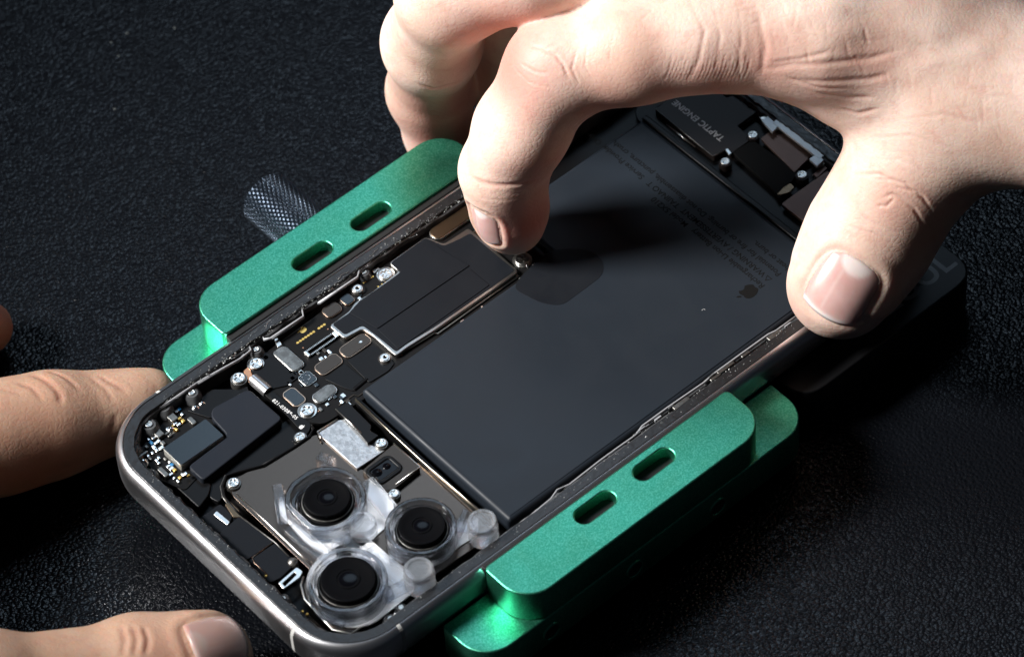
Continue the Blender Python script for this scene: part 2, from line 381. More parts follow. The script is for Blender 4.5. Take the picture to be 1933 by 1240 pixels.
# ================================================================== PHONE
phone = empty('opened_phone', (73.75, 35.75, -7.85), 'opened smartphone without its cover, battery and circuit board bare, held in green jaws', 'phone')
LX, LY, CR = 147.5, 71.5, 12.5
def ring(name, prof, m, parent, n=14, label=None, jitter=0, seed=1, segs=False):
    """profile of (inset, z) swept round the phone outline"""
    R = random.Random(seed); V = []; F = []
    path = []
    corners = [(LX, LY, 0), (0, LY, 90), (0, 0, 180), (LX, 0, 270)]
    for ci, (cx, cy, a0) in enumerate(corners):
        sx = -1 if cx else 1; sy = -1 if cy else 1
        for k in range(n+1):
            a = math.radians(a0+90*k/n); path.append((cx+sx*CR, cy+sy*CR, a, CR))
        if jitter:
            nx, ny, _ = corners[(ci+1) % 4]
            sx2 = -1 if nx else 1; sy2 = -1 if ny else 1
            a = math.radians(a0+90)
            for q in range(1, 60):
                t = q/60; path.append((cx+sx*CR+(nx+sx2*CR-cx-sx*CR)*t, cy+sy*CR+(ny+sy2*CR-cy-sy*CR)*t, a, CR))
    K = len(prof)
    for (cx, cy, a, r) in path:
        jt = R.uniform(-jitter, jitter)
        for k, (ins, z) in enumerate(prof):
            q = r-ins-(jt if k >= K-3 else 0)
            V.append((cx+q*math.cos(a), cy+q*math.sin(a), z))
    N = len(path)
    for i in range(N):
        j = (i+1) % N
        for k in range(K-1): F.append((i*K+k, i*K+k+1, j*K+k+1, j*K+k))
    o = mesh_obj(name, V, F, m, parent, label=label); auto_smooth(o, 30); return o
frame = ring('frame', [(3.2, -7.85), (.6, -7.85), (.0, -7.65), (-.5, -7.2), (-.8, -6.5), (-.92, -5.7), (-.95, -4.2), (-.95, -2.4), (-.90, -1.8), (-.74, -1.25), (-.5, -.78), (-.2, -.4), (.12, -.14), (.35, -.04), (.5, -.02), (.6, -.15), (.6, -1.2)], STEEL, phone, 24,
             'polished steel side band of the phone')
ring('gasket_groove', [(.6, -.3), (.7, -.22), (.8, -.14), (2.6, -.16), (2.7, -.3), (2.75, -1.3)], RIM, frame, 14, 'black glue covered rim', .12)
ring('inner_wall', [(2.6, -.8), (2.9, -.75), (3.15, -.9), (3.2, -5.4)], CAST, frame, 14, None, .22, 5)
slab('back_plate', rrect(1.6, LX-1.6, 1.6, LY-1.6, CR-1.6, 10), -5.3, 2.3, BLACK, phone, .1)
# antenna line on the short side and corner
for yv in (12.9,):
    prof = [(-.55, -7.2), (-.83, -6.5), (-.96, -5.7), (-.97, -4.2), (-.97, -2.4), (-.92, -1.8), (-.76, -1.23), (-.52, -.76), (-.22, -.38), (.12, -.12), (.35, -.02), (.52, 0)]
    V = []; F = []
    a = math.radians(180+2)
    for dy in (0, 1):
        for ins, z in prof: V.append((ins, 12.9-.75*dy, z))
    K = len(prof)
    for k in range(K-1): F.append((k, k+1, K+k+1, K+k))
    mesh_obj('antenna_line', V, F, mat('antenna_plastic', (.55, .55, .53), .5), frame)
def antx(x, y, wdt):
    prof = [(-.55, -7.2), (-.83, -6.5), (-.96, -5.7), (-.97, -4.2), (-.97, -2.4), (-.92, -1.8), (-.76, -1.23), (-.52, -.76), (-.22, -.38), (.12, -.12), (.35, -.02), (.52, 0)]
    s = 1 if y == 0 else -1; V = []; F = []; K = len(prof)
    for d in (0, wdt):
        for ins, z in prof: V.append((x+d, y+s*ins, z))
    for k in range(K-1): F.append((k, k+1, K+k+1, K+k))
    mesh_obj('antenna_line', V, F, bpy.data.materials['antenna_plastic'], frame)
antx(13.2, 0, .75); antx(at(294, 740, 0)[0], LY, .75)

# --- screws: three kinds, built once and copied
def plus(r, wd):
    a, b = r, wd
    return [(a, b), (b, b), (b, a), (-b, a), (-b, b), (-a, b), (-a, -b), (-b, -b), (-b, -a), (b, -a), (b, -b), (a, -b)]
def screw_mesh(name, R, h, kind):
    if kind == 'cross':
        V1, F1 = curve_mesh([circle(0, 0, R, 28), plus(R*.62, R*.17)], h, R*.14, 3)
        V2, F2 = curve_mesh([circle(0, 0, R*.96, 20)], h*.5, .02, 0)
    else:
        V1, F1 = curve_mesh([circle(0, 0, R, 28), circle(0, 0, R*.34, 14)], h, R*.12, 3)
        V2, F2 = curve_mesh([circle(0, 0, R*.8, 20), circle(0, 0, R*.3, 12)], h*1.25, R*.1, 2)
    V = np.vstack([V1, V2]); F = list(F1)+[tuple(i+len(V1) for i in f) for f in F2]
    me = bpy.data.meshes.new(name); me.from_pydata((V*MM).tolist(), [], [list(f) for f in F]); me.materials.append(SILV)
    me.polygons.foreach_set('use_smooth', [True]*len(me.polygons)); me.set_sharp_from_angle(angle=math.radians(35)); return me
SCR = {'cross': screw_mesh('screw', 1.0, .34, 'cross'), 'post': screw_mesh('standoff', 1.0, .5, 'post')}
def screw(px, py, z, R, kind, parent, m=None, seat=True):
    p = at(px, py, z)
    nm = 'screw' if kind == 'cross' else 'standoff'
    o = bpy.data.objects.new(nm, SCR[kind]); link(o, parent, p); o.scale = (R, R, max(.7, R)); o.rotation_euler[2] = random.uniform(0, 1.5)
    return o

# --- main board
Z = -2.6
board = slab('logic_board', roundpoly(ppx([(452, 705), (515, 655), (590, 600), (700, 520), (800, 440), (900, 368), (960, 420), (1045, 487), (1010, 520), (900, 600), (770, 690), (700, 745), (612, 800), (560, 795)], Z), 1.2), Z, .9, PCB, phone, .08, label='black main circuit board')
def chip(name, p, q, h, m, r=.6, lip=LIPG, lw=.16, base=Z, parent=board, bev=.08, label=None):
    if lip:
        slab('chip_rim', rpx(p, q, base+h, r+lw, 5, lw), base+h*.75, h*.75, lip, parent, .05)
    return slab(name, rpx(p, q, base+h, r), base+h, h, m, parent, bev, label=label)
chip('chip', (513.5, 665.5), (576.4, 686.7), .55, CHIPG, .9, SILV, .1, label='scratched silver chip')
chip('chip', (591, 692.5), (649, 681), .4, CHIPD, .9, LIPG, .14)
chip('chip', (637.4, 659.7), (703.5, 643.2), .4, CHIPD, 1.0, LIPG, .14)
chip('chip', (532, 743.8), (578.6, 753.5), .35, GLASSBLK, .8, LIPG, .2)
chip('chip', (586, 747.7), (639.3, 736), .55, CHIPG, 1.0, SILV, .12)
chip('chip', (561, 712.9), (599.6, 714.8), .3, GLASSBLK, .6, SILV, .1)
chip('chip', (604.5, 585.2), (648, 582.3), .5, CHIPD, .9, LIPG, .1)
chip('chip', (639.8, 563), (671, 565.5), .5, GLASSBLK, .6, LIPG, .1)
chip('shield_can', (807, 437), (905, 398), .9, CHIPB, 1.1, SILV, .12, label='bronze coloured shield can')
chip('shield_can', (882, 446), (950, 425), .8, CHIPB, 1.2, SILV, .25)
# data code pattern on one chip: loose dots, tiny logo on another
for k in range(34):
    a = random.uniform(0, 6.28); r = random.choice((.55, 1.0, 1.35))
    c = at(580, 712, Z+.3); 
    if k % 2 == 0: lathe('solder_dot', [(0, .09), (.11, .05), (.14, 0)], (c[0]+r*math.cos(k*.92), c[1]+r*math.sin(k*.92), Z+.29), SOLD, board, 8)
APPLE = [(0, .62), (.12, .68), (.3, .72), (.48, .66), (.6, .54), (.5, .44), (.45, .3), (.46, .12), (.54, -.02), (.66, -.12), (.6, -.32), (.5, -.5), (.36, -.66), (.24, -.72), (.1, -.68), (0, -.65), (-.1, -.68), (-.24, -.73), (-.38, -.66), (-.52, -.46), (-.62, -.2), (-.66, .05), (-.64, .3), (-.55, .5), (-.4, .64), (-.22, .69), (-.08, .65)]
LEAF = [(0, .78), (.02, .95), (.12, 1.08), (.27, 1.16), (.27, 1.0), (.18, .86), (.06, .79)]
def emblem(px, py, z, s, up, m, parent, name='fruit_emblem'):
    c = at(px, py, z); u = np.array(up, float); u /= np.linalg.norm(u); r = np.array([u[1], -u[0]])
    VV = []; FF = []
    for sh in (APPLE, LEAF):
        V, F = curve_mesh([[tuple(c[:2]+s*(x*r+y*u)) for x, y in sh]], .03, 0, 0)
        F = [tuple(i+len(VV) for i in f) for f in F]; VV += V.tolist(); FF += F
    V = np.array(VV); V[:, 2] += z-.01
    return mesh_obj(name, V, FF, m, parent)
emblem(571.6, 622.9, Z, 1.0, (-1, 0), GOLD, board)
emblem(681, 645, Z+.4, .38, (-1, 0), SILV, board)
a, b = at(561.9, 646.7, Z), at(612.2, 612.6, Z)
for k in range(11):
    if k == 7: continue
    c = a+(b-a)*k/10
    lathe('contact_dot', [(0, .05), (.26, .04), (.3, 0)], c, GOLD, board, 12)
for (p, q, n) in (((686, 534), (704, 522), 6), ((714, 541), (728, 532), 3)):
    a, b = at(*p, Z), at(*q, Z)
    for k in range(n): lathe('contact_dot', [(0, .05), (.17, .04), (.2, 0)], a+(b-a)*k/(n-1), GOLD, board, 10)
for p in ((619, 621), (572, 656.5), (601, 776), (758, 670), (551, 758)): lathe('contact_dot', [(0, .04), (.13, .04), (.16, 0)], at(*p, Z), COPPER, board, 8)
# board-to-board connector
c0, c1 = at(575.4, 668.4, Z), at(638.3, 637.4, Z)
con = slab('connector', rrect(min(c0[0], c1[0]), max(c0[0], c1[0]), min(c0[1], c1[1])-.1, max(c0[1], c1[1])+.1, .2), Z+.5, .5, CHIPD, board, .06,
           [rrect(min(c0[0], c1[0])+.5, max(c0[0], c1[0])-.5, c0[1]+(c1[1]-c0[1])/2-.35, c0[1]+(c1[1]-c0[1])/2+.35, .15)])
cx0, cx1 = sorted((c0[0], c1[0])); cym = (c0[1]+c1[1])/2; pins = []
V = []; F = []
for k in range(18):
    x = cx0+.7+(cx1-cx0-1.4)*k/17
    for sgn in (-1, 1):
        b0 = len(V); y = cym+sgn*.62
        for dx, dy, dz in ((-.06, -.16, 0), (.06, -.16, 0), (.06, .16, 0), (-.06, .16, 0)): V.append((x+dx, y+dy, Z+.52+dz))
        F.append((b0, b0+1, b0+2, b0+3))
mesh_obj('pins', V, F, SILV, con)
for x in (cx0+.15, cx1-.15): slab('end_clip', rrect(x-.3, x+.3, cym-.75, cym+.75, .15), Z+.62, .6, SILV, con, .08)
# shield with graphite tape
SHL = mat('shield_metal', (.40, .39, .37), .34, 1)
lip = ppx([(621, 615), (650.5, 639), (684, 621), (702, 632), (747.5, 672), (767, 657), (820, 624), (934, 545), (979, 512), (952, 487), (884, 430), (860, 446), (838, 460), (803, 447), (734, 496), (752, 512), (738, 523), (700, 552), (668, 572), (660, 586)], Z+1.0)
shield = slab('shield_can', roundpoly(lip, .7), Z+1.0, 1.0, SHL, board, .18, label='large silver shield can under black graphite tape')
slab('graphite_tape', roundpoly(ppx([(627, 612), (651, 632), (684, 614), (706, 630), (748, 664), (766, 650), (820, 617), (930, 541), (972, 510), (948, 491), (888, 440), (864, 453), (838, 464), (803, 449), (737, 496), (757, 513), (738, 527), (700, 555), (672, 575), (660, 590)], Z+1.06), .6), Z+1.06, .08, TAPE, shield, .02)
slab('graphite_tape', roundpoly(ppx([(659, 590), (679, 568), (757, 514), (738, 497), (803, 450), (842, 476), (886, 501), (712, 620)], Z+1.26), .3), Z+1.26, .2, TAPE, shield, .05)
slab('graphite_tape', roundpoly(ppx([(713, 621), (886, 506), (924, 537), (752, 658)], Z+1.3), .3), Z+1.2, .16, TAPE, shield, .05)
# board edge strips beside the battery
tube('edge_rail', [at(*p, Z+.3) for p in ((768, 660), (820, 628), (826, 630), (930, 556), (978, 522))], .16, SILV, board, 6)
tube('edge_rail', [at(*p, Z+.1) for p in ((640, 765), (668, 745), (676, 748), (760, 690), (985, 530), (1005, 512))], .13, CHIPD, board, 6)
# flex cables on the board
slab('flex_cable', roundpoly(ppx([(469, 692), (500, 664), (514, 668), (566, 710), (543, 727), (508, 735), (482, 712)], Z+.25), .5), Z+.25, .2, BLACK, board, .05, label='glossy black flex cable')
slab('flex_cable', roundpoly(ppx([(655, 680), (706, 650), (745, 685), (733, 700), (697, 722)], Z+.25), .5), Z+.22, .2, BLACK, board, .05)
slab('flex_cable', roundpoly(ppx([(612, 715), (651, 686), (692, 720), (668, 738), (650, 732)], Z+.2), .5), Z+.2, .18, BLACK, board, .05)
def roll(name, p, q, r, m, parent, z):
    a, b = at(*p, z), at(*q, z); n = 14; V = []; F = []
    d = (b-a)/np.linalg.norm(b-a); s = np.cross(d, (0, 0, 1)); 
    for e in (a, b):
        for k in range(n+1):
            t = math.pi*k/n; V.append(e+s*r*math.cos(t)+np.array([0, 0, r*math.sin(t)]))
    for k in range(n): F.append((k, k+1, n+1+k+1, n+1+k))
    F.append(tuple(range(n+1))); F.append(tuple(range(n+1, 2*n+2))[::-1])
    o = mesh_obj(name, V, F, m, parent); auto_smooth(o, 50); return o
roll('flex_bend', (478, 716), (507, 741), 1.25, mat('flex_painted_highlight', (.55, .55, .56), .3, .9), board, Z-.35)  # black flex coloured silver along the bend to show its highlight
roll('flex_bend', (668, 737), (693, 716), .5, BLACK, board, Z-.1)
slab('copper_tab', roundpoly(ppx([(459, 700), (470, 690), (480, 716), (470, 722)], Z+.15), .3), Z+.15, .8, COPPER, board, .1)
slab('silver_clip', roundpoly(ppx([(517, 640), (524, 637), (533, 650), (524, 656)], Z+.6), .2), Z+.6, .6, SILV, board, .1)
for (x, y, R, k) in ((484, 688, 1.35, 'cross'), (728, 519, 1.35, 'cross'), (675, 548, 1.1, 'post'), (727, 678, 1.05, 'post'), (580, 776, 1.4, 'cross'), (881, 462, 1.05, 'post'), (986, 492, 1.45, 'cross')):
    o = screw(x, y, Z+.25, R, k, board)
    lathe('washer', [(R*.2, 0), (R*1.3, 0), (R*1.3, .22), (R*.9, .28)], at(x, y, Z), CHIPD if k == 'post' else SILV, board, 24)
slab('chip_bar', rpx((798, 432), (838, 406), Z+1.4, .35), Z+1.4, .9, mat('white_bar', (.62, .64, .70), .4), board, .12)
# tiny parts on the board
def smd(parent, cx, cy, z, name='resistor'):
    m = random.choice((SILV, SOLD, CHIPD, CHIPG, GLASSBLK)); c = at(cx, cy, z); w_ = random.uniform(.15, .4); l = random.uniform(.2, .55)
    slab(name, rrect(c[0]-w_, c[0]+w_, c[1]-l, c[1]+l, .05, 1), z+.25, .25, m, parent, .03)

for (xa, xb, ya, yb, n) in ((560, 640, 660, 700, 10), (540, 600, 700, 740, 10), (600, 660, 745, 775, 12), (640, 690, 540, 575, 8), (700, 760, 500, 530, 10), (850, 905, 440, 480, 8), (930, 1010, 500, 530, 12), (760, 960, 560, 690, 0), (470, 520, 660, 700, 6)):
    for k in range(n): smd(board, random.uniform(xa, xb), random.uniform(ya, yb), Z)
for k in range(40):      # row of parts on the strip between shield and battery
    t = k/39; smd(board, 690+t*300+random.uniform(-3, 3), 742-t*212+random.uniform(-3, 3), Z-.1)
# --- camera end: sensor board on the left corner
zb = -3.2
sb = slab('sensor_board', roundpoly(ppx([(262, 850), (330, 770), (392, 735), (440, 780), (420, 850), (350, 925), (300, 905)], zb), .8), zb, .8, PCB, phone, .05, label='small circuit board crowded with tiny parts')
V0 = []
caps = [(338, 774, 'b'), (333, 778, 'w'), (344, 784, 'w'), (339, 792, 'g'), (346, 796, 'g'), (331, 801, 'w'), (338, 803, 'w'), (286, 837, 'b'), (281, 831, 'w'), (291, 827, 'w'), (297, 822, 'w'), (303, 826, 'w'), (300, 834, 'w'), (295, 838, 'w'), (308, 838, 'd'), (315, 820, 'd'), (321, 824, 'd'), (291, 846, 'w'), (296, 852, 'w'), (288, 857, 'w'), (280, 862, 'w'), (284, 867, 'd'), (300, 866, 'w'), (296, 871, 'w'), (312, 868, 'd'), (320, 874, 'w'), (325, 879, 'b'), (318, 882, 'w'), (324, 886, 'w'), (300, 876, 'w'), (330, 889, 'g'), (312, 896, 'w'), (340, 903, 'g'), (345, 898, 'w'), (350, 896, 'w'), (336, 910, 'w'), (329, 904, 'w'), (323, 897, 'w'), (318, 811, 'w'), (327, 806, 'g'), (333, 812, 'g'), (277, 845, 'd'), (305, 847, 'w')]
for (x, y, k) in caps:
    m = {'b': BLUE, 'w': SOLD, 'g': GOLD, 'd': CHIPG}[k]; c = at(x, y, zb)
    w_ = random.uniform(.22, .42); l = random.uniform(.3, .55)
    if random.random() < .5: w_, l = l, w_
    slab('capacitor', rrect(c[0]-w_, c[0]+w_, c[1]-l, c[1]+l, .12, 2), zb+.45, .45, m, sb, .12)
for (p, q, h) in (((314, 786), (337, 788), .9), ((284, 812), (311, 818), .9), ((255, 864), (280, 852), .9), ((296, 885), (320, 895), 1.0), ((352, 790), (372, 796), .7)):
    slab('shield_can', rpx(p, q, zb+h, .3), zb+h, h, CHIPG, sb, .1)
for (x, y, r) in ((369, 771, .95), (381, 763, .85), (322, 812, .95), (271, 873, 1.1)):
    c = at(x, y, zb)
    V = []; F = []; n = 12
    V.append((c[0], c[1], zb+r*.8))
    for k in range(n):
        a = 2*math.pi*k/n; q = r*random.uniform(.8, 1.25); V.append((c[0]+.55*q*math.cos(a), c[1]+.55*q*math.sin(a), zb+r*.55))
    for k in range(n):
        a = 2*math.pi*k/n; q = r*random.uniform(.85, 1.2); V.append((c[0]+q*math.cos(a), c[1]+q*math.sin(a), zb))
    for k in range(n):
        j = (k+1) % n; F.append((0, 1+k, 1+j)); F.append((1+k, 1+n+k, 1+n+j, 1+j))
    mesh_obj('solder_blob', V, F, SOLD, sb, True)
chipb = slab('tall_chip', rpx((307, 846), (423, 822), -1.4, .35), -1.4, 1.9, mat('pale_chip_side', (.42, .41, .37), .45, .4), phone, .08, label='black glass topped chip with pale sides')
slab('chip_glass', rpx((307, 846), (423, 822), -1.4, .3, 4, -.05), -1.34, .1, GLASSBLK, chipb, .03)
spk = slab('speaker', roundpoly(ppx([(469, 733), (534, 789), (383, 907), (354, 880), (430, 822), (398, 787), (400, 770)], -2.0), 1.1, 6), -2.0, 2.4, BLOCK, phone, .3, label='matte blue-black earpiece speaker block')
s2 = slab('speaker_foot', roundpoly(ppx([(360, 880), (400, 915), (395, 935), (376, 960), (327, 915), (345, 895)], -3.6), .8), -3.4, 1.4, BLACK, spk, .25)
slab('speaker_foot', roundpoly(ppx([(385, 905), (545, 790), (590, 806), (575, 830), (470, 900), (432, 912), (415, 950), (395, 940)], -4.0), .8), -3.8, 1.2, BLACK, spk, .2)
slab('speaker_tape', roundpoly(ppx([(352, 775), (400, 735), (452, 735), (466, 728), (470, 740), (398, 790)], -3.0), .5), -2.9, .5, BLACK, spk, .1)
# flex strip with printed number
fs = slab('flex_strip', roundpoly(ppx([(505, 744), (516, 738), (588, 800), (583, 815), (560, 836), (548, 832), (568, 812)], -2.4), .6), -2.4, .3, BLACK, phone, .06)
q0, q1 = at(512, 757, -2.4), at(563, 797, -2.4)
text('printed_number', '821-03089-05', q0+np.array([0.1, 0, 0]), (q1-q0)[:2], (-(q1-q0)[1], (q1-q0)[0]), 1.02, -2.37, WHITE, fs, .03, .01, spacing=1.15)
emblem(569, 806, -2.36, .62, (1, 0), WHITE, fs)
tube('flex_cable', [at(*p, -2.6) for p in ((588, 802), (592, 812), (585, 826), (560, 843), (500, 880), (450, 893), (428, 900), (420, 920), (424, 940), (440, 960), (455, 975))], .32, BLACK, phone, 8, 2.2)
tube('flex_cable', [at(*p, -2.3) for p in ((588, 804), (590, 812), (582, 824), (556, 842), (502, 876), (450, 890), (425, 897), (416, 918), (420, 938), (436, 958))], .12, CHIPG, phone, 6)

# --- camera module
zc = -2.4
cm = slab('camera_bracket', roundpoly(ppx([(598, 818), (672, 884), (720, 890), (800, 870), (935, 985), (938, 1004), (718, 1155), (664, 1196), (628, 1184), (580, 1135), (572, 1103), (590, 1080), (438, 935), (432, 912), (445, 902)], zc), .8, 4), zc, 1.6, BROWN, phone, .12, label='polished bronze steel camera bracket')
tube('bracket_edge', [at(*p, zc+.05) for p in ((446, 932), (500, 982), (560, 1040), (592, 1070))], .16, SILV, cm, 6)
tube('bracket_edge', [at(*p, zc+.1) for p in ((573, 1088), (568, 1104), (575, 1130), (628, 1188), (662, 1196), (700, 1170), (745, 1135))], .22, SILV, cm, 6)
slab('glare_patch', roundpoly(ppx([(530, 940), (560, 985), (610, 1005), (690, 960), (700, 890), (746, 940), (740, 985), (650, 1060), (585, 1030), (525, 965)], zc+.4), 2.5, 6), zc+.35, .35, mat('painted_glare_white', (.90, .90, .90), .36, .15, bump=(900, .3, .08)), cm, .1)  # white slabs cut to the shape of light glaring off the bracket
slab('glare_patch', roundpoly(ppx([(590, 1060), (680, 1000), (760, 1070), (790, 1110), (700, 1180), (650, 1185), (590, 1130)], zc+.4), 2.5, 6), zc+.35, .35, bpy.data.materials['painted_glare_white'], cm, .1)
slab('glare_patch', roundpoly(ppx([(738, 985), (760, 1000), (800, 1035), (870, 990), (900, 975), (905, 1005), (800, 1075), (745, 1035)], zc+.4), 2.5, 6), zc+.30, .3, bpy.data.materials['painted_glare_white'], cm, .1)
lenses = [(617, 938, 4.25, 1.2), (796, 991, 4.25, 1.8), (657, 1092, 4.95, 1.8)]
for i, (x, y, R, zt) in enumerate(lenses):
    c = at(x, y, zt); c[2] = 0
    L_ = lathe('lens', [(0, zt-.06), (R*.3, zt-.06), (R*.80, zt-.06), (R*.84, zt), (R*.97, zt), (R, zt-.12), (R, zt-1.2), (R+.7, zt-1.5), (R+.7, zc)], c, LENSR, cm, 56, label='black camera lens')
    lathe('lens_glass', [(0, zt+.06), (R*.12, zt+.05), (R*.26, zt-.0), (R*.34, zt-.07)], c, LENS, L_, 48)
    tube('lens_ring', [(c[0]+(R+.35)*math.cos(a), c[1]+(R+.35)*math.sin(a), zt-1.15) for a in np.linspace(0, 2*math.pi, 48, endpoint=False)], .12, CHIPG, L_, 6, closed=True)  # grey ring modelled for the bright reflection round the barrel
    tube('lens_ring', [(c[0]+R*.42*math.cos(a), c[1]+R*.42*math.sin(a), zt+.02) for a in np.linspace(0, 2*math.pi, 40, endpoint=False)], .05, LENSR, L_, 6, closed=True)
# clear plastic lens protectors
pc = empty('lens_protector', at(720, 1010, -1.9), 'clear plastic lens protector frame lying over three black camera lenses', 'protector')
def shell(name, outer, inner, z0, z1, m=RINGC, bev=.3, parent=None):
    return slab(name, outer, z1, z1-z0, m, parent or pc, bev, [inner] if inner else (), res=3)
c1 = at(614, 940, 1.6)[:2]; c2 = at(794, 992, 2.2)[:2]; c3 = at(655, 1094, 2.2)[:2]
def dshape(c, r, flat):
    P = []
    for k in range(72):
        a = 2*math.pi*k/72; x, y = r*math.cos(a), r*math.sin(a)
        x = max(x, -flat); y = min(y, flat*1.1)
        P.append((c[0]+x, c[1]+y))
    return P
Q_ = np.array
shell('lens_collar', dshape(c1, 7.4, 6.5), dshape(c1, 6.2, 5.4), zc+.45, 1.5)
shell('lens_collar', dshape(c1, 6.45, 5.5), circle(*c1, 5.3, 56), zc+.45, .4)
shell('lens_collar', circle(*c2, 6.5, 56), circle(*c2, 5.5, 56), zc+.4, 2.2)
shell('lens_collar', circle(*c2, 5.7, 56), circle(*c2, 5.1, 56), zc+.4, 1.3)
shell('lens_collar', circle(*c3, 7.2, 60), circle(*c3, 6.1, 60), zc+.4, 2.3)
shell('lens_collar', circle(*c3, 6.3, 60), circle(*c3, 5.75, 60), zc+.4, 1.2)
for (p, q, wd, z0, z1) in (((648, 1010), (700, 1060), 1.1, -1.6, -.3), ((694, 1034), (764, 1088), 1.5, -1.6, .6), ((690, 905), (738, 962), 1.6, -1.6, .2), ((850, 985), (905, 990), 1.2, -1.8, -.4), ((545, 990), (640, 1070), 1.5, -1.9, -.5), ((725, 1120), (780, 1092), 1.1, -1.8, -.2)):
    a, b = at(*p, z1)[:2], at(*q, z1)[:2]; d = (b-a)/np.linalg.norm(b-a); n_ = Q_([-d[1], d[0]])*wd
    slab('bridge', roundpoly([a+n_, a-n_, b-n_, b+n_], .5), z1, z1-z0, CLEAR, pc, .25, res=3)
for (x, y, zt, r) in ((684, 984, 1.0, 2.45), (790, 1072, 3.0, 2.7), (910, 981, 3.0, 2.65)):
    c = at(x, y, zt); c[2] = 0
    lathe('locating_pin', [(0, zt-.18), (r*.66, zt-.18), (r*.74, zt), (r*.93, zt), (r, zt-.25), (r, zt-1.7), (r+.12, zt-1.8), (r+.12, -2.0), (0, -2.0)], c, FROST, pc, 40)
for (x, y, r, zt) in ((638, 1020, 1.3, .3), (725, 1112, 1.5, .2), (532, 928, .9, .8), (622, 862, .8, 1.6), (742, 1035, .7, .8)):
    c = at(x, y, zt); c[2] = 0
    lathe('nub', [(0, zt), (r*.6, zt-.1), (r, zt-.6), (r*1.1, -1.95), (0, -1.95)], c, CLEAR, pc, 20)

# low clear web joining the collars
web = roundpoly(ppx([(520, 900), (600, 850), (660, 860), (745, 925), (760, 960), (840, 930), (925, 955), (930, 1010), (850, 1065), (830, 1120), (745, 1150), (690, 1180), (625, 1160), (585, 1110), (588, 1060), (515, 975)], -1.6), 3, 5)
wv, wf = None, None
pass
for (p, q, wd, z0, z1) in (((523, 912), (532, 972), 1.0, -1.6, 1.3), ((600, 858), (630, 872), 1.0, -1.6, 1.5), ((590, 1000), (660, 1010), .7, -1.6, .3), ((735, 1000), (742, 1055), .7, -1.6, .5), ((862, 1000), (880, 960), .6, -1.6, .8), ((606, 1150), (650, 1172), .8, -1.9, -.6)):
    a, b = at(*p, z1)[:2], at(*q, z1)[:2]; d = (b-a)/np.linalg.norm(b-a); n_ = Q_([-d[1], d[0]])*wd
    slab('bridge', roundpoly([a+n_, a-n_, b-n_, b+n_], .4), z1, z1-z0, CLEAR, pc, .2, res=3)
# silver sheet and connector
slab('silver_sheet', roundpoly(ppx([(634, 792), (599, 816), (674, 883), (727, 848), (694, 836), (651, 790)], -1.7), .3), -1.9, .5, GALV, phone, .08, label='brushed silver metal sheet')
tube('sheet_lip', [at(*p, -1.75) for p in ((637, 791), (599, 815), (604, 824), (608, 829))], .2, SILV, phone, 6)
slab('connector_block', roundpoly(ppx([(633, 771), (657, 758), (701, 802), (699, 812), (715, 821), (694, 836), (683, 822)], -1.1), .2), -1.2, 1.2, BLACK, phone, .1)
tube('connector_edge', [at(*p, -1.15) for p in ((634, 772), (682, 818))], .14, SILV, phone, 6)
# square depth sensor
sm = slab('sensor_box', roundpoly(ppx([(683, 887), (744, 836), (794, 882), (741, 925), (728, 925)], -1.2), .5), -1.3, 1.4, CHIPD, phone, .15, label='square depth sensor in a steel box')
slab('sensor_bezel', rpx((684, 888), (765, 882), -.9, 1.4, 6), -1.0, .7, BLACK, sm, .25, [rpx((697, 889), (753, 882), -.9, .5)])
slab('sensor_window', rpx((697, 889), (753, 882), -1.2, .4), -1.22, .15, LENS, sm, .02)
for (x, y, r) in ((712, 892, 1.0), (730, 880, .8)):
    lathe('sensor_lens', [(0, .3), (r*.5, .24), (r, 0)], at(x, y, -1.24), LENS, sm, 24)
tube('sensor_edge', [at(*p, -1.25) for p in ((743, 837), (793, 881), (747, 914))], .16, SILV, sm, 6)
# metal wall between cameras and battery
tube('divider_wall', [at(*p, -1.6) for p in ((671, 754), (740, 820), (800, 875), (870, 935), (925, 985))], .17, mat('warm_steel', (.5, .45, .36), .3, 1), phone, 6, 3.0)
slab('divider', roundpoly(ppx([(668, 756), (676, 750), (930, 985), (922, 992)], -1.9), .2), -1.9, 2.5, BLACK, phone, .05)
# lower left side modules
zl = -2.3
slab('side_module', roundpoly(ppx([(380, 975), (416, 950), (440, 972), (428, 1000), (405, 1010)], zl), .5), zl, 1.5, TAPE, phone, .15)
slab('side_module', roundpoly(ppx([(410, 1010), (452, 973), (518, 1022), (460, 1060)], zl+.1), .4), zl+.1, 1.7, TAPE, phone, .12)
slab('side_module', roundpoly(ppx([(468, 1058), (522, 1022), (560, 1062), (530, 1090), (508, 1100)], zl), .5), zl, 1.5, TAPE, phone, .15)
tube('module_edge', [at(*p, zl+.1) for p in ((514, 1024), (476, 1052), (480, 1062), (504, 1084))], .1, LIPG, phone, 6)
tube('module_edge', [at(*p, zl+.1) for p in ((452, 973), (520, 1024), (545, 1050))], .15, CHIPG, phone, 6)
slab('silver_tab', roundpoly(ppx([(402, 970), (409, 963), (434, 984), (430, 991)], zl+.2), .3), zl+.15, .4, SILV, phone, .08)
slab('copper_tab', roundpoly(ppx([(424, 950), (434, 945), (450, 960), (456, 975), (440, 975)], zl+.3), .3), zl+.2, .5, CHIPB, phone, .08)
for (x, y) in ((502, 1088), (428, 945), (571, 1155), (580, 1160), (356, 898)): lathe('contact_dot', [(0, .4), (.3, .3), (.35, 0)], at(x, y, zl-.2), GOLD, phone, 10)
slab('steel_clip', roundpoly(ppx([(525, 1100), (560, 1070), (572, 1078), (566, 1090), (535, 1112)], zl), .3), zl+.1, .4, SILV, phone, .1, [ppx([(533, 1101), (556, 1080), (560, 1084), (538, 1106)], zl)])
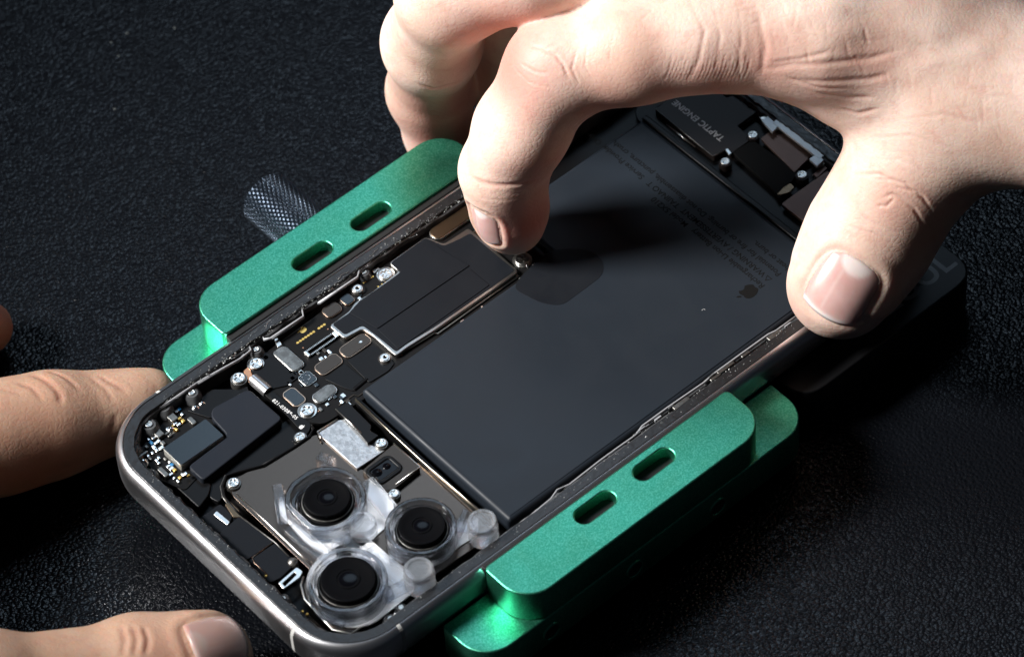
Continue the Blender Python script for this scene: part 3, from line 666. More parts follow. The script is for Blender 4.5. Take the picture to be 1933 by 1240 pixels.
lathe('solder_blob', [(0, .9), (.5, .8), (.9, .4), (1.0, -1)], at(553, 1062, zl), CHIPG, phone, 16)

# --- frame screws and their bosses
def boss(px, py, r, z=-1.4, scr=.8, sm_='cross'):
    c = at(px, py, z)
    o = lathe('screw_boss', [(0, 0), (r*.75, 0), (r*.85, .12), (r*1.1, .05), (r*1.5, -.5), (r*1.9, -3.0)], c, CAST, frame, 20)
    screw(px, py, z+.02, scr, sm_, frame)
for (x, y, r) in ((308, 767, 1.2), (281, 801, 1.2), (250, 846, 1.1), (281, 896, 1.2), (362, 741, 1.1), (533, 1130, 1.0), (738, 1168, 1.0), (757, 1146, .8), (484, 660, .9), (687, 514, .9)):
    boss(x, y, r, -1.5, r*.62)
for (x, y, r, z) in ((451, 715, 1.3, -2.2), (441, 912, 1.1, -2.0), (720, 837, 1.0, -1.4), (744, 932, .95, -1.6), (567, 825, 1.0, -2.2)):
    screw(x, y, z, r, 'cross', phone)
    lathe('washer', [(0, 0), (r*1.2, 0), (r*1.25, -.3), (r*1.3, -1.6)], at(x, y, z), CHIPG, phone, 20)

# --- casting wall along the far long side, zig-zag lip with pockets
wall_pts = [(300, 770), (330, 752), (371, 724), (452, 679), (474, 662), (469, 649), (495, 634), (498, 641), (512, 639), (573, 598), (569, 579), (596, 561), (600, 573), (675, 524), (679, 508), (697, 499), (704, 484), (748, 457), (764, 444), (801, 420), (840, 395), (862, 384), (868, 374), (905, 350), (935, 330)]
tube('casting_lip', [at(*p, -.95) for p in wall_pts], .22, WALL, frame, 8, 1.6)
tube('casting_lip', [at(p[0]-10, p[1]-13, -.6) for p in wall_pts if 440 < p[0] < 850], .16, CAST, frame, 8, 1.5)
for (p, q) in (((330, 752), (371, 724)), ((372, 724), (452, 679)), ((512, 639), (573, 598)), ((602, 573), (675, 524))):
    a, b = at(*p, -1.0), at(*q, -1.0); tube('casting_rail', [a, b], .3, WALL, frame, 8, 1.2)
inner = ppx(wall_pts, -1.6)
outer = [(inner[-1][0], LY-2.6), (inner[0][0], LY-2.6)]
slab('casting_ledge', [tuple(p) for p in inner]+outer, -2.2, 3.0, CAST, frame, .05)
for k in range(46):
    t = random.random()*(len(wall_pts)-1); i = int(t); p = np.array(wall_pts[i])*(1-t+i)+np.array(wall_pts[i+1])*(t-i)
    c = at(p[0], p[1], -1.3); y = c[1]+random.uniform(.2, 1.6)
    w_ = random.uniform(.2, .9); l = random.uniform(.1, .4)
    if y+l > LY-2.4: continue
    slab('casting_rib', rrect(c[0]-w_, c[0]+w_, y-l, y+l, .08, 1), -1.9+random.uniform(.1, .9), 1.0, random.choice((CAST, WALL, BLACK, CHIPG)), frame, .06)
# near long side: thin rails and clips
near = [(952, 1010), (985, 985), (1000, 975), (1040, 942), (1052, 925), (1075, 915), (1130, 872), (1160, 850), (1200, 822), (1212, 805), (1260, 770), (1330, 722), (1345, 708), (1400, 668), (1450, 632), (1465, 625), (1520, 585)]
tube('casting_lip', [at(*p, -1.2) for p in near], .20, WALL, frame, 8, 1.6)
slab('casting_ledge', ppx(near, -1.6)+[(at(*near[-1], -1.6)[0], 2.6), (at(*near[0], -1.6)[0], 2.6)], -1.9, 3.2, CAST, frame, .05)
for k in range(40):
    t = random.random()*(len(near)-1); i = int(t); p = np.array(near[i])*(1-t+i)+np.array(near[i+1])*(t-i)
    c = at(p[0], p[1], -1.5); y = c[1]-random.uniform(.1, 1.2); w_ = random.uniform(.2, 1.2); l = random.uniform(.08, .25)
    if y-l < 2.5: continue
    slab('casting_rib', rrect(c[0]-w_, c[0]+w_, y-l, y+l, .06, 1), -1.3+random.uniform(0, .5), .8, random.choice((CAST, WALL, BLACK, CHIPG)), frame, .05)
for (p, q) in (((1343, 716), (1358, 706)), ((1356, 702), (1384, 684)), ((1450, 637), (1476, 626)), ((1402, 672), (1412, 664)), ((1272, 768), (1300, 752))):
    slab('steel_clip', rpx(p, q, -.6, .15, 3, .25), -.6, .6, CHIPG, frame, .1)
tube('steel_clip', [at(*p, -.7) for p in ((1375, 705), (1450, 655), (1453, 660))], .09, SILV, frame, 6)
# glue residue on the rim: one mass of crumbs
V = []; F = []
def crumb(x, y, z, s):
    b0 = len(V)
    for k in range(5):
        a = random.uniform(0, 6.28); V.append((x+s*random.uniform(.4, 1.6)*math.cos(k*1.256), y+s*random.uniform(.3, 1.2)*math.sin(k*1.256), z))
    V.append((x+random.uniform(-.3, .3)*s, y, z+s*random.uniform(.5, 1.1)))
    for k in range(5): F.append((b0+k, b0+(k+1) % 5, b0+5))
for k in range(900):
    side = random.random()
    if side < .45: x, y = random.uniform(14, 92), LY-random.uniform(1.5, 3.3)
    elif side < .8: x, y = random.uniform(14, 118), random.uniform(1.4, 2.9)
    else: x, y = random.uniform(1.4, 2.8), random.uniform(14, 58)
    crumb(x, y, -.2, random.uniform(.05, .16)+(.16*random.random() if random.random() < .15 else 0))
tag(mesh_obj('glue_residue', V, F, mat('glue', (.22, .23, .23), .3, 0, .6), frame), kind='stuff')
for k in range(15):      # pale strands
    x = random.uniform(20, 75); y = LY-random.uniform(1.8, 3.6); pts = [(x, y, -.05)]
    for j in range(5): pts.append((pts[-1][0]+random.uniform(-.2, .9), pts[-1][1]+random.uniform(-.45, .45), random.uniform(-.1, .12)))
    tube('glue_strand', pts, random.uniform(.04, .08), random.choice((SILV, CHIPG, FROST)), frame, 5)

mat_lint = mat('lint', (.5, .5, .5), .8)
# --- battery
zt = -.9
bo = [(43.2, 4.6), (126.4, 4.6), (126.4, 60.6), (91, 60.6), (91, 46.3), (43.2, 46.3)]
bt = slab('battery', roundpoly(bo, .8, 6), zt, 4.2, BATT, phone, .95, label='large matte blue-black L-shaped battery', res=6)
T0 = at(1438, 540, zt)
lines = ['Rechargeable Li-ion Battery   Model 5X210', '\u26a0 WARNING / AVERTISSEMENT  TAIINAO T   Service Provider Only', 'Potential for fire or burning. Do not disassemble, puncture, crush,', 'heat or burn.']
lines[1] = lines[1].replace('\u26a0', '   ')
x0_ = at(1447, 541, zt)
for i, s in enumerate(lines):
    text('warning_text', s, (x0_[0]+i*2.15, x0_[1]+.3), (0, 1), (-1, 0), 1.75, zt+.012, INK, bt, .02, .015)
tri = [(x0_[0]+2.05, x0_[1]+.5), (x0_[0]+2.05, x0_[1]+2.0), (x0_[0]+.75, x0_[1]+1.25)]
slab('warning_sign', tri, zt+.02, .03, INK, bt, 0, [[(x0_[0]+1.9, x0_[1]+.75), (x0_[0]+1.9, x0_[1]+1.75), (x0_[0]+1.05, x0_[1]+1.25)]])
emblem(1414, 550, zt+.01, 2.35, (-1, 0), INK, bt)
for (x, y, l, a) in ((1331, 585, .6, .6),):
    c = at(x, y, zt+.03); tube('lint', [c+np.array([l*math.cos(a+k*.5)*k/4, l*math.sin(a+k*.5)*k/4, 0]) for k in range(5)], .05, mat_lint, bt, 5)
# dark pull tab on the battery and its connector beside the finger
slab('pull_tab', roundpoly(ppx([(985, 520), (1040, 470), (1110, 470), (1140, 492), (1138, 520), (1060, 578), (1020, 572), (968, 545)], zt), 2.5, 6), zt+.05, .09, TAPE, bt, .02)
tube('battery_seam', [at(*p, zt-1.0) for p in ((1258, 235), (1312, 278))], .12, SILV, bt, 6)

# --- far end
zf = -2.0
te = slab('haptic_motor', roundpoly(ppx([(1236, 207), (1310, 155), (1325, 148), (1372, 185), (1400, 172), (1437, 205), (1392, 238), (1420, 262), (1380, 290), (1370, 284), (1348, 296), (1235, 208)][:-1], zf), .4), zf, 2.6, DARKB, phone, .1, label='dark vibration motor with grey lettering')
tube('motor_edge', [at(*p, zf) for p in ((1278, 170), (1237, 206), (1345, 295), (1368, 284))], .09, CHIPG, te, 6)
a0, a1 = at(1366, 263, zf), at(1282, 203, zf)
text('motor_lettering', 'TAPTIC ENGINE', (a0[0]+.4, a0[1]), (0, 1), (-1, 0), 1.95, zf+.012, GREYINK, te, .03, .02)
slab('flex_cover', roundpoly(ppx([(1382, 288), (1421, 264), (1508, 325), (1470, 375), (1462, 360)], zf), .5), zf, .8, INK, phone, .08)
slab('brown_plate', roundpoly(ppx([(1436, 262), (1472, 235), (1536, 290), (1500, 326)], zf), .3), zf+.1, .6, BROWN2, phone, .06, label='brown metal plate inside a bright bracket')
slab('brown_plate', roundpoly(ppx([(1474, 385), (1562, 322), (1640, 380), (1556, 448)], zf), .6), zf+.05, .8, BROWN2, phone, .1, label='brown metal plate beside the thumb')
# bright bracket
z2 = zf+.5
slab('bracket', roundpoly(ppx([(1434, 222), (1448, 218), (1478, 240), (1540, 290), (1560, 292), (1566, 305), (1545, 315), (1528, 302), (1537, 293), (1474, 241), (1461, 248), (1452, 243)], z2), .25), z2, .5, SILV, phone, .12, label='bright silver bracket at the far end')
PALE = mat('pale_bracket_metal', (.62, .66, .68), .4, .35, bump=(1500, .4, .06))
slab('bracket', roundpoly(ppx([(1458, 232), (1470, 223), (1558, 292), (1547, 301)], -.5), .2), -.45, .6, PALE, phone, .1)
slab('bracket', roundpoly(ppx([(1437, 228), (1449, 219), (1470, 238), (1458, 250)], -.5), .2), -.5, .6, PALE, phone, .1)
slab('bracket', roundpoly(ppx([(1527, 300), (1542, 290), (1556, 302), (1542, 314)], -.5), .2), -.5, .6, PALE, phone, .1)
tube('bracket_rail', [at(*p, -.45) for p in ((1392, 160), (1440, 196), (1480, 226), (1545, 276), (1596, 312), (1640, 346))], .16, PALE, frame, 6, 1.5)
slab('end_floor', roundpoly([(127, 5), (143.5, 5), (143.5, 66), (127, 66)], 5), -3.6, .8, BLACK, phone, .1)
slab('battery_wall', rrect(126.6, 127.9, 5, 61, .2), -1.2, 3, BLACK, phone, .25)
for (x, y, r) in ((1369, 306, .9), (1421, 256, .95), (1453, 222, .85), (1552, 303, .9), (1514, 331, .95), (1312, 161, .95)):
    screw(x, y, zf+.35, r, 'cross', phone)
    lathe('washer', [(0, 0), (r*1.3, 0), (r*1.35, -.3), (r*1.4, -1.6)], at(x, y, zf+.35), DARKB if r != .85 else CHIPG, phone, 20)
slab('spring_contact', roundpoly(ppx([(1466, 368), (1478, 355), (1492, 346), (1500, 354), (1490, 364), (1474, 368)], zf+.1), .3), zf+.2, .4, CHIPB, phone, .08)
slab('steel_tab', roundpoly(ppx([(1369, 283), (1374, 281), (1381, 290), (1376, 293)], zf+.3), .1), zf+.4, .5, SILV, phone, .06)
slab('steel_tab', roundpoly(ppx([(1535, 330), (1555, 312), (1562, 318), (1543, 336)], zf+.1), .1), zf+.2, .4, BROWN2, phone, .06)
for k in range(26):
    smd(phone, 1400+random.uniform(0, 35), 205+random.uniform(-20, 25), zf-.9, 'resistor')

# ================================================================== HANDS (implicit surface, meshed)
def surface_nets(f, lo, h):
    """f: 3-D array of distances; returns verts, quads"""
    nx, ny, nz = f.shape
    s = f < 0
    corner = [(i, j, k) for i in (0, 1) for j in (0, 1) for k in (0, 1)]
    def sub(a, c): return a[c[0]:nx-1+c[0], c[1]:ny-1+c[1], c[2]:nz-1+c[2]]
    cnt = sum(sub(s, c).astype(np.int8) for c in corner)
    act = (cnt > 0) & (cnt < 8)
    idx = -np.ones(act.shape, np.int64); I = np.argwhere(act); idx[act] = np.arange(len(I))
    acc = np.zeros((len(I), 3)); n = np.zeros(len(I))
    for a in corner:
        for ax in range(3):
            if a[ax] == 1: continue
            b = list(a); b[ax] = 1
            fa = f[I[:, 0]+a[0], I[:, 1]+a[1], I[:, 2]+a[2]]; fb = f[I[:, 0]+b[0], I[:, 1]+b[1], I[:, 2]+b[2]]
            m = (fa < 0) != (fb < 0)
            t = np.where(m, fa/(fa-fb+1e-12), 0)
            p = np.array(a, float)[None].repeat(len(I), 0); p[:, ax] += t
            acc[m] += p[m]; n[m] += 1
    V = (I+acc/n[:, None])*h+lo
    Q = []
    for ax in range(3):
        o1, o2 = [(1, 2), (2, 0), (0, 1)][ax]
        sl = [slice(1, -1)]*3; sl[ax] = slice(0, -1)
        a = s[tuple(sl)]; sl2 = [slice(1, -1)]*3; sl2[ax] = slice(1, None); b = s[tuple(sl2)]
        E = np.argwhere(a != b); off = np.ones(3, int); off[ax] = 0; E = E+off
        flip = ~s[E[:, 0], E[:, 1], E[:, 2]]
        d1 = np.zeros(3, int); d1[o1] = 1; d2 = np.zeros(3, int); d2[o2] = 1
        g = lambda e: idx[e[:, 0], e[:, 1], e[:, 2]]
        q = np.stack([g(E-d1-d2), g(E-d2), g(E), g(E-d1)], 1)
        q[flip] = q[flip][:, ::-1]; Q.append(q)
    Q = np.vstack(Q); Q = Q[(Q >= 0).all(1)]
    return V, Q
def build_hand(chains, h, k=3.0, pad=3, groups=None, lim=None):
    """chains: lists of (px, py, z, r); blended capsules. groups keep separate fingers from melting together"""
    segs = []
    for gi, ch in chains:
        P = [(at(x, y, z), r) for x, y, z, r in ch]
        for (a, ra), (b, rb) in zip(P, P[1:]): segs.append((gi, a, b, ra, rb))
    lo = np.min([np.minimum(a-ra, b-rb) for _, a, b, ra, rb in segs], 0)-pad
    hi = np.max([np.maximum(a+ra, b+rb) for _, a, b, ra, rb in segs], 0)+pad
    if lim is not None: lo = np.maximum(lo, lim[0]); hi = np.minimum(hi, lim[1])
    n = np.ceil((hi-lo)/h).astype(int)+1
    ax = [(lo[i]+h*np.arange(n[i])).astype(np.float32) for i in range(3)]
    G = {}
    for gi, a, b, ra, rb in segs:
        m = max(ra, rb)+9
        bl = np.clip(np.floor((np.minimum(a, b)-m-lo)/h).astype(int), 0, n); bh = np.clip(np.ceil((np.maximum(a, b)+m-lo)/h).astype(int)+1, 0, n)
        if (bh <= bl).any(): continue
        X, Y, Zz = np.meshgrid(ax[0][bl[0]:bh[0]], ax[1][bl[1]:bh[1]], ax[2][bl[2]:bh[2]], indexing='ij')
        ba = (b-a).astype(np.float32); L2 = float(ba@ba)+1e-9
        dx, dy, dz = X-a[0], Y-a[1], Zz-a[2]
        t = np.clip((dx*ba[0]+dy*ba[1]+dz*ba[2])/L2, 0, 1)
        d = np.sqrt((dx-t*ba[0])**2+(dy-t*ba[1])**2+(dz-t*ba[2])**2)-(ra+(rb-ra)*t)
        if gi not in G: G[gi] = np.full(n, 9., np.float32)
        s_ = tuple(slice(bl[i], bh[i]) for i in range(3)); f = G[gi][s_]
        kk = k
        hh = np.clip(.5+.5*(f-d)/kk, 0, 1); G[gi][s_] = f*(1-hh)+d*hh-kk*hh*(1-hh)
    F_ = None
    for gi in sorted(G):
        if F_ is None: F_ = G[gi]
        else:
            kk = .9; hh = np.clip(.5+.5*(F_-G[gi])/kk, 0, 1); F_ = F_*(1-hh)+G[gi]*hh-kk*hh*(1-hh)
    # close the ends
    F_[0] = F_[-1] = 9; F_[:, 0] = F_[:, -1] = 9; F_[:, :, 0] = F_[:, :, -1] = 9
    V, Q = surface_nets(F_, lo, h)
    return V, Q
def vnormals(V, Q):
    fn = np.cross(V[Q[:, 2]]-V[Q[:, 0]], V[Q[:, 3]]-V[Q[:, 1]]); N = np.zeros_like(V)
    for c in range(4):
        for a in range(3): N[:, a] += np.bincount(Q[:, c], fn[:, a], len(V))
    return N/(np.linalg.norm(N, axis=1, keepdims=True)+1e-12)
def smooth(V, Q, it=3, w_=.5):
    for _ in range(it):
        S = np.zeros_like(V); n = np.zeros(len(V))
        for c in range(4):
            for e in (1, 3):
                q = Q[:, (c+e) % 4]
                for a in range(3): S[:, a] += np.bincount(Q[:, c], V[q, a], len(V))
                n += np.bincount(Q[:, c], None, len(V))
        V = V*(1-w_)+S/n[:, None]*w_
    return V
def subdiv(V, Q):
    E = np.concatenate([np.sort(Q[:, [i, (i+1) % 4]], 1) for i in range(4)]); U, inv = np.unique(E, axis=0, return_inverse=True); inv = inv.reshape(4, -1)
    n = len(V); Ve = V[U].mean(1); Vf = V[Q].mean(1); e = inv+n; c = np.arange(len(Q))+n+len(U)
    Q2 = np.concatenate([np.stack([Q[:, i], e[i], c, e[i-1]], 1) for i in range(4)])
    return np.concatenate([V, Ve, Vf]), Q2
class Hand:
    def __init__(s, chains, h, k=3.0, lim=None):
        s.V, s.Q = build_hand(chains, h, k, lim=lim); s.V = smooth(s.V, s.Q, 5); s.V, s.Q = subdiv(s.V, s.Q); s.V = smooth(s.V, s.Q, 3); s.N = vnormals(s.V, s.Q)
        s.flush = np.zeros(len(s.V)); s.rebvh()
    def rebvh(s): s.bvh = BVHTree.FromPolygons([Vector(v) for v in s.V], [tuple(map(int, q)) for q in s.Q])
    def hit(s, px, py):
        d = RC.T @ np.array([(px-966.5)/FPX, -(py-620)/FPX, -1.0]); d /= np.linalg.norm(d)
        r = s.bvh.ray_cast(Vector(CAM), Vector(d))
        return (None, None) if r[0] is None else (np.array(r[0]), np.array(r[1]))
    def crease(s, pts, depth, wd, ridge=.12):
        P = [s.hit(*p)[0] for p in pts]; P = [p for p in P if p is not None]
        if len(P) < 2: return
        P = np.array(P); lo = P.min(0)-6*wd; hi = P.max(0)+6*wd
        I = np.where(((s.V > lo) & (s.V < hi)).all(1))[0]; X = s.V[I]; D = np.full(len(I), 99.); T = np.zeros(len(I))
        L = len(P)-1
        for i in range(L):
            a, b = P[i], P[i+1]; ba = b-a; t = np.clip(((X-a)@ba)/(ba@ba+1e-9), 0, 1)
            d = np.linalg.norm(X-a-t[:, None]*ba, axis=1); m = d < D; D[m] = d[m]; T[m] = (i+t[m])/L
        fade = np.clip(np.minimum(T, 1-T)*5+.15, 0, 1)
        disp = (-depth*np.exp(-(D/wd)**2)+ridge*depth*np.exp(-((D-2.1*wd)/(wd*1.2))**2))*fade
        s.V[I] += s.N[I]*disp[:, None]
        s.flush[I] = np.maximum(s.flush[I], .55*np.exp(-(D/(wd*1.6))**2)*fade*min(1, max(0, depth)/.35))
    def blush(s, px, py, r, a):
        p, _ = s.hit(px, py)
        if p is None: return
        d = np.linalg.norm(s.V-p, axis=1); s.flush = np.maximum(s.flush, a*np.exp(-(d/r)**2))
    def bump(s, px, py, r, a):
        p, _ = s.hit(px, py)
        if p is None: return
        d = np.linalg.norm(s.V-p, axis=1); s.V += s.N*(a*np.exp(-(d/r)**2))[:, None]
    def nail(s, c, tip, side, length, width, curv, parent_mat, lift=.12, bend=.10):
        """c: pixel of the nail centre; tip: pixel towards the finger end; side: pixel across"""
        p, n = s.hit(*c); t, _ = s.hit(*tip); q, _ = s.hit(*side)
        I = np.where(np.linalg.norm(s.V-p, axis=1) < 2.2)[0]; n = s.N[I].mean(0); n /= np.linalg.norm(n)
        l = t-p; l -= n*(l@n); l /= np.linalg.norm(l)
        wv = np.cross(n, l)
        if wv@(q-p) < 0: wv = -wv
        X = s.V-p; u = X@l/(length/2); v = X@wv/(width/2); w2 = X@n
        # groove round the nail, flat bed under it
        e = (np.abs(u)**3.2+np.abs(v)**3.2)**(1/3.2); near_ = (w2 > -width*.75) & (e < 2)
        s.V += s.N*(np.where(near_, -.34*np.exp(-((e-1.02)/.10)**2)-.22*(e < .95)+.20*np.exp(-((e-1.28)/.16)**2), 0))[:, None]
        s.N = vnormals(s.V, s.Q)
        R = curv; Vn = []; Fn = []; nu, nv = 22, 22; pale = []
        for i in range(nu+1):
            for j in range(nv+1):
                a, b = 2*i/nu-1, 2*j/nv-1
                # square to rounded square
                x = a*math.sqrt(max(0, 1-.30*b*b)); y = b*math.sqrt(max(0, 1-.22*a*a))
                th = y*(width/2)/R
                pt = p+l*(x*length/2)+wv*(R*math.sin(th))+n*(R*math.cos(th)-R+lift-bend*x*x*length/2)
                pale.append(max(.9*max(0, min(1, (a-.80)*9)), .75*max(0, min(1, (1-math.hypot((a+1.05)/.62, b/.62))*5)), .35*max(0, 1-abs(b+.25)*16))); edge = max(abs(a), abs(b)); pt = pt-n*(.32*max(0, (edge-.88)/.12)**2)
                Vn.append(pt)
        for i in range(nu):
            for j in range(nv):
                a = i*(nv+1)+j; Fn.append((a, a+1, a+nv+2, a+nv+1))
        s.nails = getattr(s, 'nails', []); s.nails.append((Vn, Fn, parent_mat, pale))
    def finish(s, name, m, label):
        o = mesh_obj(name, s.V, s.Q, m, None, True); tag(o, label, 'hand')
        at_ = o.data.attributes.new('flush', 'FLOAT', 'POINT'); at_.data.foreach_set('value', s.flush.astype(np.float32))
        for Vn, Fn, mm, pale in getattr(s, 'nails', []):
            nb = mesh_obj('fingernail', Vn, Fn, mm, o, True)
            pa = nb.data.attributes.new('pale', 'FLOAT', 'POINT'); pa.data.foreach_set('value', pale)
            # orient outwards
            bm = bmesh.new(); bm.from_mesh(nb.data); bmesh.ops.recalc_face_normals(bm, faces=bm.faces); bm.to_mesh(nb.data); bm.free()
            md = nb.modifiers.new('thick', 'SOLIDIFY'); md.thickness = .35*MM; md.offset = 0
        return o
rh = Hand([
    (0, [(967, 424, 5.0, 5.7), (962, 392, 10, 6.5), (951, 322, 20, 7.5), (984, 245, 31, 8.1), (1050, 132, 43, 8.8), (1200, 88, 48, 9.7), (1330, 60, 50, 10.2), (1430, 40, 50, 12.2)]),
    (0, [(1430, 40, 50, 12.2), (1560, 45, 50, 14), (1720, 70, 46, 15.5), (1990, 190, 40, 14.5), (2250, 260, 44, 17)]),
    (0, [(1440, 60, 46, 9.0), (1520, 95, 42, 8.0), (1620, 150, 38, 8.5), (1720, 200, 34, 10)]),
    (0, [(1520, 60, 46, 10), (1640, 100, 42, 12), (1760, 150, 40, 14)]),
    (0, [(1583, 545, 6.5, 8.4), (1592, 530, 8, 9.6), (1640, 448, 13, 11.2), (1692, 360, 21, 11.0), (1752, 272, 29, 12.3), (1835, 185, 38, 16), (2000, 190, 42, 14.5)]),
    (1, [(842, 300, -15, 5.4), (830, 252, -11, 6.3), (812, 172, 1, 7.8), (815, 80, 24, 8.8), (848, -14, 48, 9.2), (1000, -66, 56, 9.6), (1180, -90, 56, 10.5), (1440, -60, 56, 13), (1650, -30, 52, 16)]),
    (2, [(972, 205, -10, 6.2), (962, 140, 0, 7.4), (972, 40, 15, 8.2), (1020, -60, 34, 8.6), (1240, -130, 56, 10), (1500, -110, 54, 14)]),
], .5, 4.5)
# creases of the right hand (pixel paths dropped onto the surface)
for pts, d, wd in [(a_, min(b_, .36)*.62, min(c_*.6, .6)) for a_, b_, c_ in (
    ([(1028, 98), (1050, 105), (1065, 125), (1075, 150)], .35, .45), ([(1000, 90), (1030, 95), (1060, 85)], .22, .4), ([(985, 120), (1010, 135), (1035, 140)], .25, .4),
    ([(975, 130), (1000, 155), (1040, 165)], .18, .4), ([(1090, 95), (1080, 130), (1095, 160)], .2, .4), ([(1110, 85), (1105, 125), (1120, 150)], .14, .4),
    ([(1160, 60), (1150, 110), (1160, 160)], .12, .4), ([(1210, 40), (1230, 20), (1200, 15)], .12, .4),
    ([(884, 330), (910, 345), (950, 350), (990, 345), (1025, 335)], .35, .9), ([(905, 372), (940, 378), (985, 372)], .1, .5),
    ([(1085, 240), (1110, 222), (1128, 210)], .8, 1.1),
    ([(790, 158), (820, 168), (850, 160), (880, 148)], .7, .8), ([(790, 175), (830, 180), (870, 172)], .2, .5),
    ([(1300, 0), (1330, 60), (1320, 110), (1300, 150)], .25, .7), ([(1345, 0), (1360, 70), (1350, 130)], .18, .6), ([(1395, 10), (1400, 80), (1390, 140)], .2, .6),
    ([(1430, 20), (1445, 90), (1438, 140)], .75, 1.1), ([(1440, 132), (1500, 122), (1580, 118), (1640, 112), (1700, 95)], 1.0, 1.5),
    ([(1450, 120), (1520, 110), (1570, 95)], .3, .7), ([(1500, 150), (1560, 155), (1640, 150), (1680, 140)], .5, 1.0), ([(1540, 175), (1600, 185), (1650, 185)], .4, .9),
    ([(1580, 205), (1620, 215), (1660, 205)], .35, .8), ([(1480, 145), (1540, 165), (1600, 168)], .3, .7),
   
    ([(1670, 372), (1685, 365), (1700, 372), (1725, 392), (1745, 425)], .5, .55), ([(1655, 388), (1675, 388), (1690, 372)], .3, .45), ([(1610, 330), (1660, 328), (1710, 345), (1750, 380)], .3, .5),
    ([(1640, 335), (1690, 340), (1740, 365), (1760, 400)], .22, .45), ([(1690, 350), (1730, 360), (1752, 385)], .3, .45), ([(1620, 400), (1650, 420), (1700, 440)], .2, .5), ([(1600, 425), (1650, 440), (1690, 462)], .2, .5),
    ([(1630, 300), (1700, 300), (1770, 330)], .12, .5), ([(1650, 260), (1720, 255), (1800, 280)], .12, .6), ([(1700, 225), (1780, 215), (1860, 235)], .12, .6))]:
    rh.crease(pts, d, wd)
R2 = random.Random(3)      # fine creasing of the back of the hand
for k in range(60):
    x = R2.uniform(1380, 1900); y = R2.uniform(0, 110)+max(0, (x-1600))*.5; a = R2.choice((1.35, 1.2, .15, -.1, 1.6))+R2.uniform(-.2, .2); L_ = R2.uniform(25, 60)
    rh.crease([(x, y), (x+L_*.5*math.cos(a), y+L_*.5*math.sin(a)+R2.uniform(-4, 4)), (x+L_*math.cos(a), y+L_*math.sin(a))], R2.uniform(.02, .055), .3)
for x in range(1270, 1420, 7): rh.crease([(x, 108+R2.uniform(-6, 6)), (x-6, 132), (x-16, 152)], .09, .2)
for k in range(9): rh.crease([(760+k*4, 170+k*10), (810+k*3, 182+k*9), (870, 190+k*8)], .08, .22)
for k in range(10): rh.crease([(960+k*4, 350+k*8), (990+k*3, 348+k*9), (1020, 360+k*9)], .07, .2)
for pts in ([(1470, 30), (1600, 10), (1760, 20)], [(1700, 150), (1780, 110), (1880, 90)], [(1560, 60), (1680, 50), (1800, 70)]): rh.crease(pts, -.35, 2.2)
rh.bump(1040, 90, 6, .7); rh.bump(1700, 385, 7, .5)
rh.blush(1000, 425, 7, .95); rh.blush(1005, 330, 7, .45); rh.blush(1150, 200, 8, .5); rh.blush(1250, 165, 8, .45); rh.blush(1350, 150, 8, .45); rh.blush(1035, 110, 7, .3); rh.blush(830, 260, 8, .8); rh.blush(880, 120, 6, .4); rh.blush(1450, 125, 8, .5); rh.blush(1690, 385, 6, .3); rh.blush(1500, 560, 6, .3); rh.blush(990, 410, 7, .75); rh.blush(1010, 380, 5, .5); rh.blush(850, 200, 9, .7); rh.blush(960, 120, 11, .9); rh.blush(1560, 165, 7, .4); rh.blush(1640, 120, 6, .35); rh.blush(1100, 190, 6, .3)  # several of these redden finger sides that lie in shadow
rh.blush(1530, 470, 7, .28); rh.blush(1600, 625, 6, .2)
rh.V = smooth(rh.V, rh.Q, 1, .4); rh.N = vnormals(rh.V, rh.Q); rh.rebvh()
rh.nail((1590, 547), (1545, 615), (1650, 580), 12.5, 12.6, 8.4, NAIL)
rh.nail((911, 428), (930, 468), (940, 428), 10, 7.0, 4.6, NAIL)
rh.finish('hand', SKIN, 'right hand reaching from the top, index finger on the circuit board, thumb at phone edge')

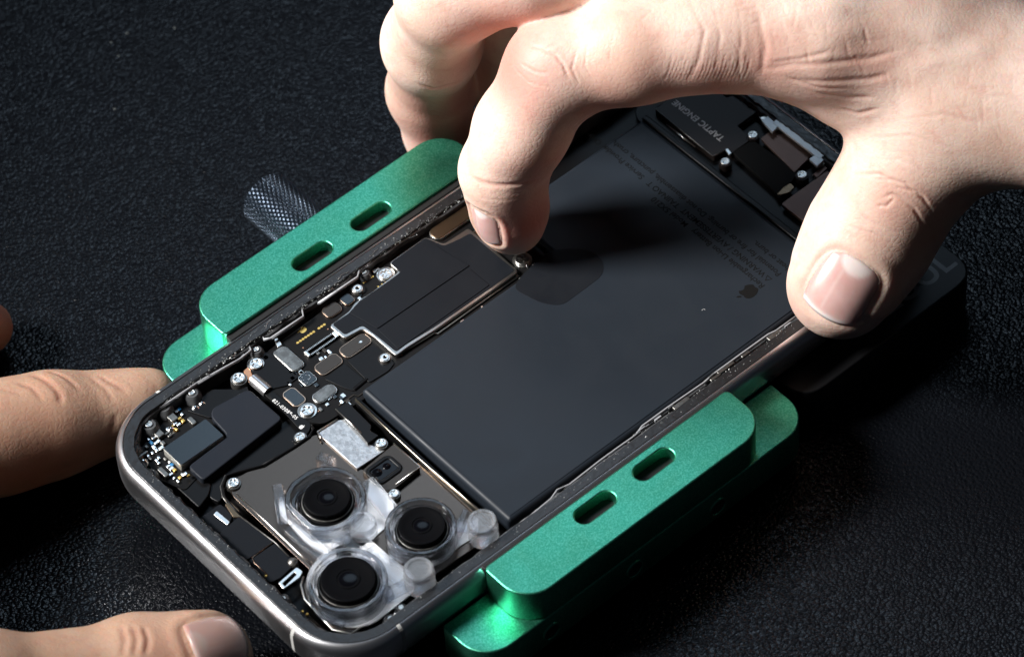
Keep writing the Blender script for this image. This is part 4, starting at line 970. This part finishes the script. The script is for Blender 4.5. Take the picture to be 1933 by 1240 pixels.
lh = Hand([
    (0, [(287, 752, -12, 5.6), (240, 770, -11.5, 6.6), (170, 786, -10.5, 7.6), (95, 803, -9, 9.4), (0, 826, -7, 10.0), (-150, 860, -2, 11), (-330, 930, 6, 15)]),
    (1, [(-28, 618, -13, 5.4), (-90, 620, -10, 7), (-220, 700, -2, 9), (-360, 850, 6, 14)]),
    (2, [(392, 1243, -9.5, 7.6), (372, 1248, -9, 8.4), (260, 1262, -8, 9.2), (120, 1292, -6, 8.8), (-40, 1310, -2, 11), (-220, 1280, 2, 13)]),
    (0, [(-330, 930, 4, 15), (-420, 1100, 2, 17), (-220, 1280, 2, 13)]),
], .7, 4.0)
for pts, d, wd in (([(60, 712), (85, 722), (110, 745), (115, 765)], .3, .6), ([(90, 705), (120, 715), (150, 740)], .22, .5), ([(30, 725), (60, 735), (80, 760)], .2, .5), ([(190, 712), (215, 725), (240, 740)], .2, .5),
                   ([(170, 715), (200, 735), (215, 760)], .12, .5), ([(0, 735), (40, 745)], .15, .5), ([(200, 830), (215, 800), (220, 780)], .12, .6),
                   ([(270, 1180), (280, 1205), (276, 1236)], .3, .5), ([(250, 1180), (258, 1205), (254, 1238)], .25, .5), ([(228, 1180), (236, 1208), (231, 1238)], .2, .5)):
    lh.crease(pts, d, wd)
lh.bump(95, 730, 7, .7)
lh.blush(60, 900, 10, .4); lh.blush(10, 600, 8, .9); lh.blush(320, 1230, 6, .4)
lh.V = smooth(lh.V, lh.Q, 1, .4); lh.N = vnormals(lh.V, lh.Q); lh.rebvh()
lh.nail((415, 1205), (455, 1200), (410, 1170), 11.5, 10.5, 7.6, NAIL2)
lh.finish('hand', SKIN2, 'left hand at the left edge steadying the clamp, fingers apart and tinted darker for weak light, thumb below')

# ------------------------------------------------------------------ dust on the leather
V = []; F = []
for (x, y, r) in ((240, 63, .35), (330, 53, .3), (217, 206, .3), (224, 106, .25), (210, 80, .25)):
    c = at(x, y, -19.9); b0 = len(V)
    for k in range(6): V.append((c[0]+r*math.cos(k*1.047), c[1]+r*math.sin(k*1.047), -19.9))
    V.append((c[0], c[1], -19.9+r)); F += [(b0+k, b0+(k+1) % 6, b0+6) for k in range(6)]
o = mesh_obj('dust', V, F, mat('dust', (.14, .16, .16), .8)); tag(o, 'pale dust specks scattered on black leather', 'dust', None, 'stuff')
